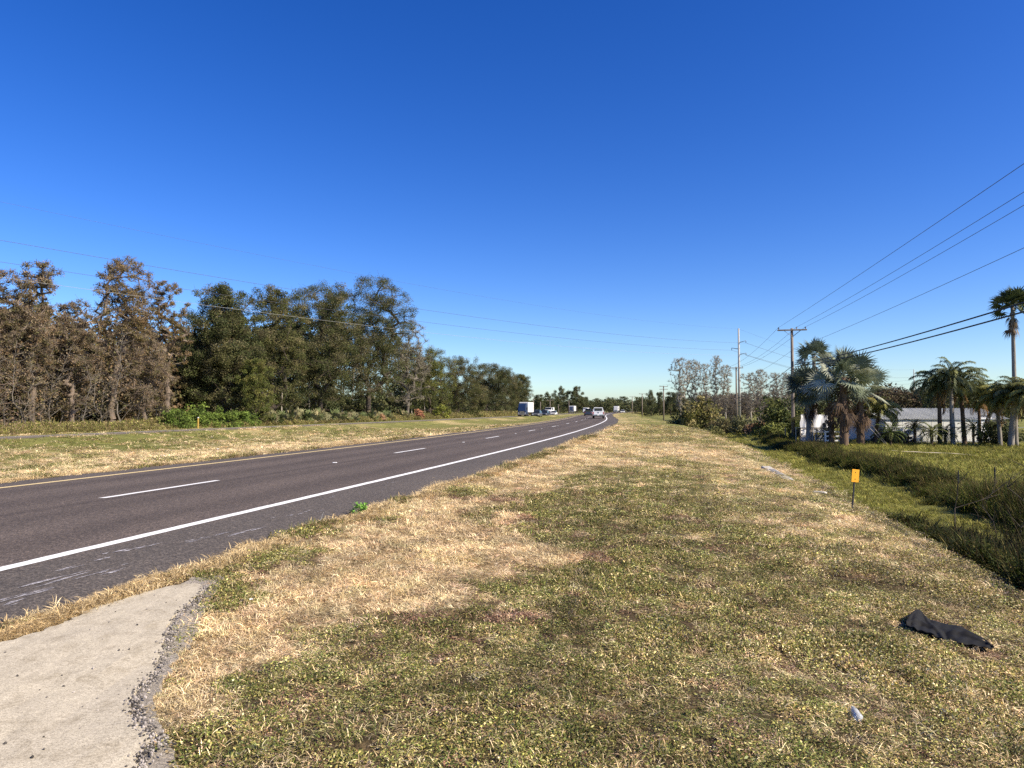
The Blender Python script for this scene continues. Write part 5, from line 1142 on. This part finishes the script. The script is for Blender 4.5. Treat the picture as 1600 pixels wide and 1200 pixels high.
# ------------------------------------------------------------------ vehicles
def rrect(y, hw_, z0, z1, b=.08, tuck=0):
    return [(-hw_+b, y, z0), (hw_-b, y, z0), (hw_, y, z0+b), (hw_-tuck, y, z1-b), (hw_-b-tuck, y, z1), (-hw_+b+tuck, y, z1), (-hw_+tuck, y, z1-b), (-hw_, y, z0+b)]
def wheel(e, x, y, r, w=.24):
    s = 1 if x > 0 else -1
    t = link('wheel', MB().path([(x-w/2, y, r), (x-w/2+.03, y, r), (x+w/2-.03, y, r), (x+w/2, y, r)], [r*.9, r, r, r*.9], 20).mesh('wheel', M['rubber'], False), e)
    link('rim', MB().path([(x+s*(w/2-.01), y, r), (x+s*(w/2+.012), y, r)], [r*.62, r*.55], 12).mesh('rim', M['chrome']), t)
def car(label, loc, rz, pt, suv=False, rear_view=False, group=None, name='car', cat='car'):
    e = empty(name, label, cat, loc, rz, group); h = 1.72 if suv else 1.45; wl_ = .93 if suv else .9; sh = .98 if suv else .86
    # front is -y
    secs = [rrect(-2.25, wl_*.82, .32, .66, .08), rrect(-2.1, wl_*.95, .24, sh-.16, .1), rrect(-1.3, wl_, .22, sh-.04, .1), rrect(-.6, wl_, .22, sh, .1), rrect(1.2, wl_, .22, sh+.02, .1), rrect(2.05, wl_*.96, .26, sh, .1), rrect(2.25, wl_*.86, .34, sh-.1, .08)]
    link('body', MB().loft(secs).mesh('body', pt), e)
    r1 = 2.05 if suv else 1.9
    gl = [rrect(-1.15, wl_*.9, sh-.06, sh+.02, .02), rrect(-.45, wl_*.86, sh-.06, h-.06, .05, .14), rrect(.9, wl_*.86, sh-.06, h-.04, .05, .14), rrect(r1, wl_*.84, sh-.06, sh+.08 if not suv else h-.35, .03, .08)]
    link('windows', MB().loft(gl).mesh('windows', M['glass']), e)
    rf = [rrect(-.5, wl_*.72, h-.07, h-.03, .01), rrect(-.2, wl_*.74, h-.07, h, .02), rrect(.8, wl_*.74, h-.07, h, .02), rrect(1.25 if not suv else 1.9, wl_*.7, h-.09, h-.04, .01)]
    link('roof', MB().loft(rf).mesh('roof', pt), e)
    for s in (-1, 1):
        link('headlight', MB().box((s*wl_*.72, -2.2, .62), (.34, .12, .15), bev=.03).mesh('headlight', M['lamp_lens']), e)
        link('tail_light', MB().box((s*wl_*.78, 2.2, .8), (.26, .1, .18), bev=.02).mesh('tail_light', M['red_lens']), e)
        link('mirror', MB().box((s*(wl_+.1), -.75, sh+.08), (.18, .1, .13), bev=.03).mesh('mirror', pt), e)
        for y in (-1.4, 1.35): wheel(e, s*(wl_-.1), y, .34 if not suv else .38)
    link('grille', MB().box((0, -2.235, .5), (1.0, .06, .2)).mesh('grille', M['rubber']), e)
    link('bumper', MB().box((0, 2.22, .42), (1.6, .12, .18), bev=.03).mesh('bumper', pt), e)
    return e
def pickup(label, loc, rz):
    """seen from behind: the tailgate is at -y"""
    e = empty('pickup_truck', label, 'pickup truck', loc, rz); w = PW = paint('pickup_white', (.78, .79, .80))
    secs = [rrect(-2.75, .93, .55, 1.18, .06), rrect(-2.6, .96, .5, 1.2, .08), rrect(-.9, .97, .5, 1.2, .08), rrect(1.2, .97, .5, 1.16, .1), rrect(2.5, .95, .52, 1.08, .12), rrect(2.75, .86, .6, .98, .1)]
    link('body', MB().loft(secs).mesh('body', PW), e)
    link('bed_interior', MB().box((0, -1.75, 1.212), (1.6, 1.6, .02)).mesh('bed_interior', M['rubber']), e)
    cab = [rrect(-.9, .90, 1.15, 1.88, .08, .16), rrect(.4, .90, 1.15, 1.88, .08, .16), rrect(1.3, .88, 1.1, 1.3, .05, .05)]
    link('cab', MB().loft(cab).mesh('cab', PW), e)
    link('rear_window', MB().box((0, -.91, 1.52), (1.3, .04, .44), bev=.015).mesh('rear_window', M['glass']), e)
    link('side_windows', MB().box((-.82, -.1, 1.5), (.06, 1.2, .38), ry=-.2).box((.82, -.1, 1.5), (.06, 1.2, .38), ry=.2).mesh('side_windows', M['glass']), e)
    tg = link('tailgate', MB().box((0, -2.77, .91), (1.5, .05, .56), bev=.02).mesh('tailgate', PW), e)
    link('handle', MB().box((0, -2.81, 1.05), (.22, .03, .07)).mesh('handle', M['rubber']), tg)
    link('badge', MB().box((0, -2.805, .92), (.16, .012, .1), bev=.003).mesh('badge', M['chrome']), tg)
    bp = link('rear_bumper', MB().box((0, -2.88, .58), (1.86, .2, .2), bev=.03).mesh('rear_bumper', M['chrome']), e)
    link('licence_plate', MB().box((0, -2.99, .6), (.32, .01, .16)).mesh('licence_plate', M['white_paint']), bp)
    for s in (-1, 1):
        link('tail_light', MB().box((s*.87, -2.77, .92), (.14, .08, .42), bev=.02).mesh('tail_light', M['red_lens']), e)
        link('mirror', MB().box((s*1.12, .75, 1.35), (.22, .12, .26), bev=.03).mesh('mirror', M['rubber']), e)
        for y in (-1.75, 1.8): wheel(e, s*.82, y, .40, .27)
    link('underbody', MB().box((0, 0, .46), (1.5, 5.0, .16)).mesh('underbody', M['rubber']), e)
def lorry(label, loc, rz, cab, boxc, L=12.0, Hh=3.8, name='articulated_lorry', simple=False, grp=None):
    """front at -y; cab then box"""
    e = empty(name, label, 'lorry', loc, rz, grp); cw = 1.15; cl = 2.4 if not simple else 2.0; ch = Hh*.92
    secs = [rrect(-cl, cw*.86, .45, 1.5, .15), rrect(-cl+.15, cw, .4, 1.75, .15), rrect(-cl+.7, cw, .4, ch*.86, .15, .1), rrect(-cl+1.2, cw, .4, ch, .15, .1), rrect(0, cw, .5, ch, .12, .05)]
    c = link('cab', MB().loft(secs).mesh('cab', cab), e)
    link('windscreen', MB().box((0, -cl+.42, 2.1), (1.9, .05, .78), rx=-.48, bev=.02).mesh('windscreen', M['glass']), c)
    link('side_windows', MB().box((-cw, -cl+1.35, 2.05), (.04, .9, .6)).box((cw, -cl+1.35, 2.05), (.04, .9, .6)).mesh('side_windows', M['glass']), c)
    link('grille', MB().box((0, -cl-.01, 1.0), (1.2, .06, .75), bev=.02).mesh('grille', M['chrome']), c)
    link('front_bumper', MB().box((0, -cl-.04, .5), (2.2, .2, .28), bev=.04).mesh('front_bumper', M['chrome']), c)
    for s in (-1, 1):
        link('headlight', MB().box((s*.88, -cl-.03, .85), (.3, .1, .2), bev=.03).mesh('headlight', M['lamp_lens']), c)
        link('mirror', MB().box((s*(cw+.2), -cl+.6, 2.1), (.14, .1, .6), bev=.03).mesh('mirror', M['rubber']), c)
    y0 = .5; b = link('cargo_box' if simple else 'trailer', MB().box((0, y0+L/2, (Hh+1.05)/2), (2.45, L, Hh-1.05), bev=.04).mesh('trailer', boxc), e)
    if not simple:
        link('edge_rail', MB().box((0, y0+L/2, 1.08), (2.5, L+.02, .12)).mesh('edge_rail', M['galv']), b)
        mk = plain('faint_grey_lettering', (.35, .36, .38), .5)
        link('marking', MB().box((1.235, y0+1.1, 2.6), (.01, .7, .5)).box((-1.235, y0+1.1, 2.6), (.01, .7, .5)).mesh('marking', mk), b)
    link('chassis', MB().box((0, y0+L/2-1, .85), (1.0, L+1.8, .2)).mesh('chassis', M['rubber']), e)
    for s in (-1, 1):
        for y in ((-cl+.9, .4, 1.5, L-1.6, L-.4) if not simple else (-cl+.8, L-1.0)): wheel(e, s*1.0, y, .48, .3)
    return e
def traffic():
    def hd(c, y): return -math.atan2(float(c(y+4)-c(y-4)), 8)
    def atf(px, D): p = AT(px, D); return (p.x, p.y, .006 if p.x > (float(W(D))+float(FAR(D))-7)/2 else -.294)
    white = paint('vehicle_white', (.78, .78, .77)); blue = paint('lorry_blue', (.012, .026, .07)); grey = paint('car_grey', (.09, .095, .105)); nav = paint('car_navy', (.03, .04, .07)); silver = paint('car_silver', (.42, .43, .45))
    pickup('white pickup truck driving away, tailgate towards us', atf(935, 121), hd(W, 121))
    car('dark hatchback driving away ahead of the white pickup', atf(919, 175), hd(W, 175)+math.pi, nav, True)
    car('white car mostly hidden between the dark hatchback and the pickup', atf(925.5, 200), hd(W, 200)+math.pi, white)
    lorry('oncoming lorry with dark blue cab and long white trailer, left of the queue', atf(818, 190), hd(FAR, 190), blue, white, 8.2)
    car('dark grey oncoming car just behind the blue-cab lorry', atf(839.5, 172), hd(FAR, 175), grey, True)
    car('navy oncoming car right of the dark grey one', atf(851.5, 187), hd(FAR, 185), nav, True)
    lorry('white oncoming van-bodied truck behind the navy car', atf(858, 225), hd(FAR, 225), white, white, 3.2, 2.5, 'box_van', True)
    car('low white oncoming car at the right end of the queue', atf(865.5, 222), hd(FAR, 220), white)
    lorry('lone small oncoming lorry, dark cab and white box', atf(893, 340), hd(FAR, 340), nav, white, 9, 3.6)
    lorry('white box truck far ahead, seen left above the dark hatchback', atf(915, 335), hd(FAR, 335), white, white, 5, 2.7, 'box_van', True)
    lorry('pale grey lorry far round the bend, right of the pickup', atf(962.5, 372), hd(W, 372), silver, white, 8, 3.3)
    car('small white car far round the bend, farthest right', atf(973, 305), hd(W, 305), white)
traffic()

# ------------------------------------------------------------------ small things on the verge
def small_things():
    org = NT('orange_marker_paint'); q = org.coord(); org.color(org.ramp(org.noise(q, 25, 5, .7), [(.25, (.74, .33, .015)), (.6, (.80, .37, .018))])); org.set(.5, 0, .4)
    p = AT(1329, 14.0); zt = row_z(733, 14.0)-p.z; e = empty('marker_sign', 'orange rectangular marker on a thin dark leaning post at the ditch edge', 'marker sign', p)
    e.rotation_euler = (0, R(6), R(8))
    link('post', MB().box((0, 0, zt/2-.08), (.022, .014, zt+.05)).box((-.008, .008, zt/2-.08), (.006, .02, zt+.05)).mesh('post', M['dark_metal']), e)
    pn = link('panel', MB().box((0, -.014, zt-.125), (.15, .004, .25)).mesh('panel', org.m), e)
    for z in (zt-.06, zt-.19): link('bolt', MB().path([(0, -.016, z), (0, -.022, z)], [.009, .008], 8).mesh('bolt', M['dark_metal']), pn)
    # black cloth
    up = [(1414, 985), (1422, 977), (1436, 968), (1448, 974), (1462, 980), (1480, 984), (1500, 988), (1520, 997), (1540, 1008), (1553, 1019)]
    lo = [(1418, 988), (1428, 992), (1440, 996), (1456, 1001), (1470, 1008), (1480, 1012), (1500, 1015), (1520, 1017), (1540, 1021), (1552, 1022)]
    A = smoothly([tuple(G(*a)) for a in up], 8); B = smoothly([tuple(G(*a)) for a in lo], 8); m = len(A); nv = 16; V = []
    for i in range(m):
        s = i/(m-1)
        for j in range(nv+1):
            t = j/nv; q = A[i]*(1-t)+B[i]*t; tri = lambda v, w: max(0, 1-abs(v)/w)
            h = .052+.055*tri(s-.16, .14)*max(0, 1-t*1.6)+.03*tri(t-.38-.5*s, .1)*max(0, 1-s*1.3)-.03*tri(s-.47-.12*t, .07)*sstep(.2, .7, t)+.016*tri(t-.3-.2*s, .12)*sstep(.5, .7, s)+.006*math.sin(s*31+t*5)*(1-s)-.012*s
            h += .006*math.sin(s*57+t*17)*math.sin(t*11)+.014*tri(t-.62+.25*s, .06)*(s > .1)*(s < .8)+.012*tri(s-.3-.2*t, .05)
            V.append((q[0], q[1], H(q[0], q[1])+h))
    idx = np.arange(m*(nv+1)).reshape(m, nv+1); Fq = np.stack([idx[:-1, :-1], idx[1:, :-1], idx[1:, 1:], idx[:-1, 1:]], 2).reshape(-1, 4)
    cl = NT('black_fabric'); cl.color(cl.ramp(cl.noise(cl.coord('Object'), 40, 4), [(.3, (.007, .007, .007)), (.7, (.014, .014, .014))])); cl.set(.85, 0, .2)
    o = tag(link('cloth', MB().add(V, Fq).mesh('cloth', cl.m, True)), 'crumpled black garment lying on the grass, lower right', 'cloth')
    md = o.modifiers.new('thickness', 'SOLIDIFY'); md.thickness = .005
    # plastic bottle, crushed
    p = G(1338, 1126); bt = NT('clear_plastic'); bt.b.inputs['Transmission Weight'].default_value = .55; bt.color((.75, .78, .8)); bt.set(.12, 0, .6)
    e = empty('plastic_bottle', 'crushed clear plastic bottle lying in the ground cover at the lower right', 'bottle', (p.x, p.y, p.z+.035), R(75))
    rng = np.random.default_rng(2); t = np.linspace(-.06, .045, 12)
    link('body', MB().path(np.column_stack([t, rng.normal(size=12)*.002, rng.normal(size=12)*.002]), .018+rng.normal(size=12)*.0045, 9).mesh('body', bt.m, True), e)
    link('neck', MB().path([(.045, 0, 0), (.062, 0, 0), (.072, 0, 0)], [.017, .011, .011], 10).mesh('neck', bt.m, True), e)
    link('cap', MB().path([(.072, 0, 0), (.085, 0, 0)], .0115, 12).mesh('cap', bt.m), e)
    # concrete culvert headwalls on the ditch edge
    cc = plain('old_concrete', (.46, .43, .37), .9, 0, .2, .25, 8, .4)
    a = G(1196, 732); b = G(1233, 749.5); d = (b-a); L = math.hypot(d.x, d.y); e = empty('culvert_headwall', 'pale concrete headwall slab set in the turf at the ditch edge', 'culvert', ((a.x+b.x)/2, (a.y+b.y)/2, min(a.z, b.z)), math.atan2(d.y, d.x))
    link('slab', MB().box((0, 0, .0), (L, .28, .16), bev=.02).mesh('slab', cc), e); link('grate', MB().box((0, 0, .085), (L*.4, .14, .012)).mesh('grate', plain('stained_concrete', (.22, .21, .2), .9)), e)
    p = G(1281, 771); tag(link('concrete_lump', MB().box((0, 0, .0), (.30, .12, .1), rz=-.7, bev=.02).mesh('concrete_lump', cc), None, p), 'small pale concrete end stone on the ditch edge between slab and marker', 'stone')
    # marker post by the far wood
    D = Dleft(310, 11.0); p = AT(310, D); e = empty('marker_post', 'short yellow marker post before the bright green bushes', 'post', p)
    link('post', MB().box((0, 0, .5), (.13, .05, 1.1), bev=.01).mesh('post', plain('yellow_plastic', (.55, .36, .08), .5)), e); link('cap', MB().box((0, 0, 1.07), (.14, .06, .1), bev=.01).mesh('cap', M['white_paint']), e)
    # litter
    for k, (px, py, s, lab) in enumerate([(340, 703.5, .13, 'white scrap of litter on the median edge behind the yellow line'), (253, 715, .2, 'flat white litter on the median, left one'), (397, 669, .22, 'white litter piece by the far road, near the bright bushes'),
                                          (331, 684.5, .12, 'tiny white scrap in the middle of the median'), (1041, 748.5, .09, 'white scrap on the right-hand grass verge, mid distance'), (1001, 749, .05, 'tiny white scrap left of the other one on the grass verge'), (392, 947, .03, 'pale crumpled scrap in the dry grass by the concrete pad'), (1248, 710, .18, 'white scrap in the green ditch bottom')]):
        p = G(px, py); rng = np.random.default_rng(k); n = 7; V = [(0, 0, .05*s*5)]+[(math.cos(i*.9)*s*rng.uniform(.4, .7), math.sin(i*.9)*s*rng.uniform(.3, .6), rng.uniform(0, .35)*s) for i in range(n)]
        tag(link('litter', MB().add(V, np.array([(0, 1+i, 1+(i+1) % n) for i in range(n)])).mesh('litter', M['white_paint']), None, (p.x, p.y, p.z+.05)), lab, 'litter', 'scraps of litter')
    # bright weed at the shoulder
    p = G(562, 806); rng = np.random.default_rng(21); mt = MB(); ml = MB(); n = 26; a = rng.uniform(0, 6.28, n); C = np.stack([np.cos(a)*rng.uniform(.02, .13, n), np.sin(a)*rng.uniform(.02, .1, n), rng.uniform(.03, .17, n)], 1)
    mt.tubes(np.zeros((n, 3)), C, .003, .0015, 4, 0, (.1, .15, .04)); leafcloud(rng, ml, C, 7, .04, .022, [(.15, .30, .05), (.22, .40, .08), (.10, .22, .04)])
    plant('green_weed', 'bright green leafy weed growing at the edge of the shoulder', 'weed', p, (mt.mesh('stems', M['leaf']), ml.mesh('foliage', M['leaf'])), parts=('stems', 'foliage'))
    # twigs
    for k, (px, py, L, a, lab) in enumerate([(300, 889, .16, .3, 'dark twig on the shoulder where the grass begins'), (498, 818, .12, 1.1, 'pale blade-like twig standing at the shoulder edge')]):
        p = G(px, py); tag(link('twig', MB().path([(0, 0, .02), (L*.5*math.cos(a), L*.2, .03+.3*L*k), (L*math.cos(a), L*.3, .03+L*k)], [.004, .004, .002], 5).mesh('twig', M['bark'] if k == 0 else M['palewire']), None, p), lab, 'twig')
small_things()
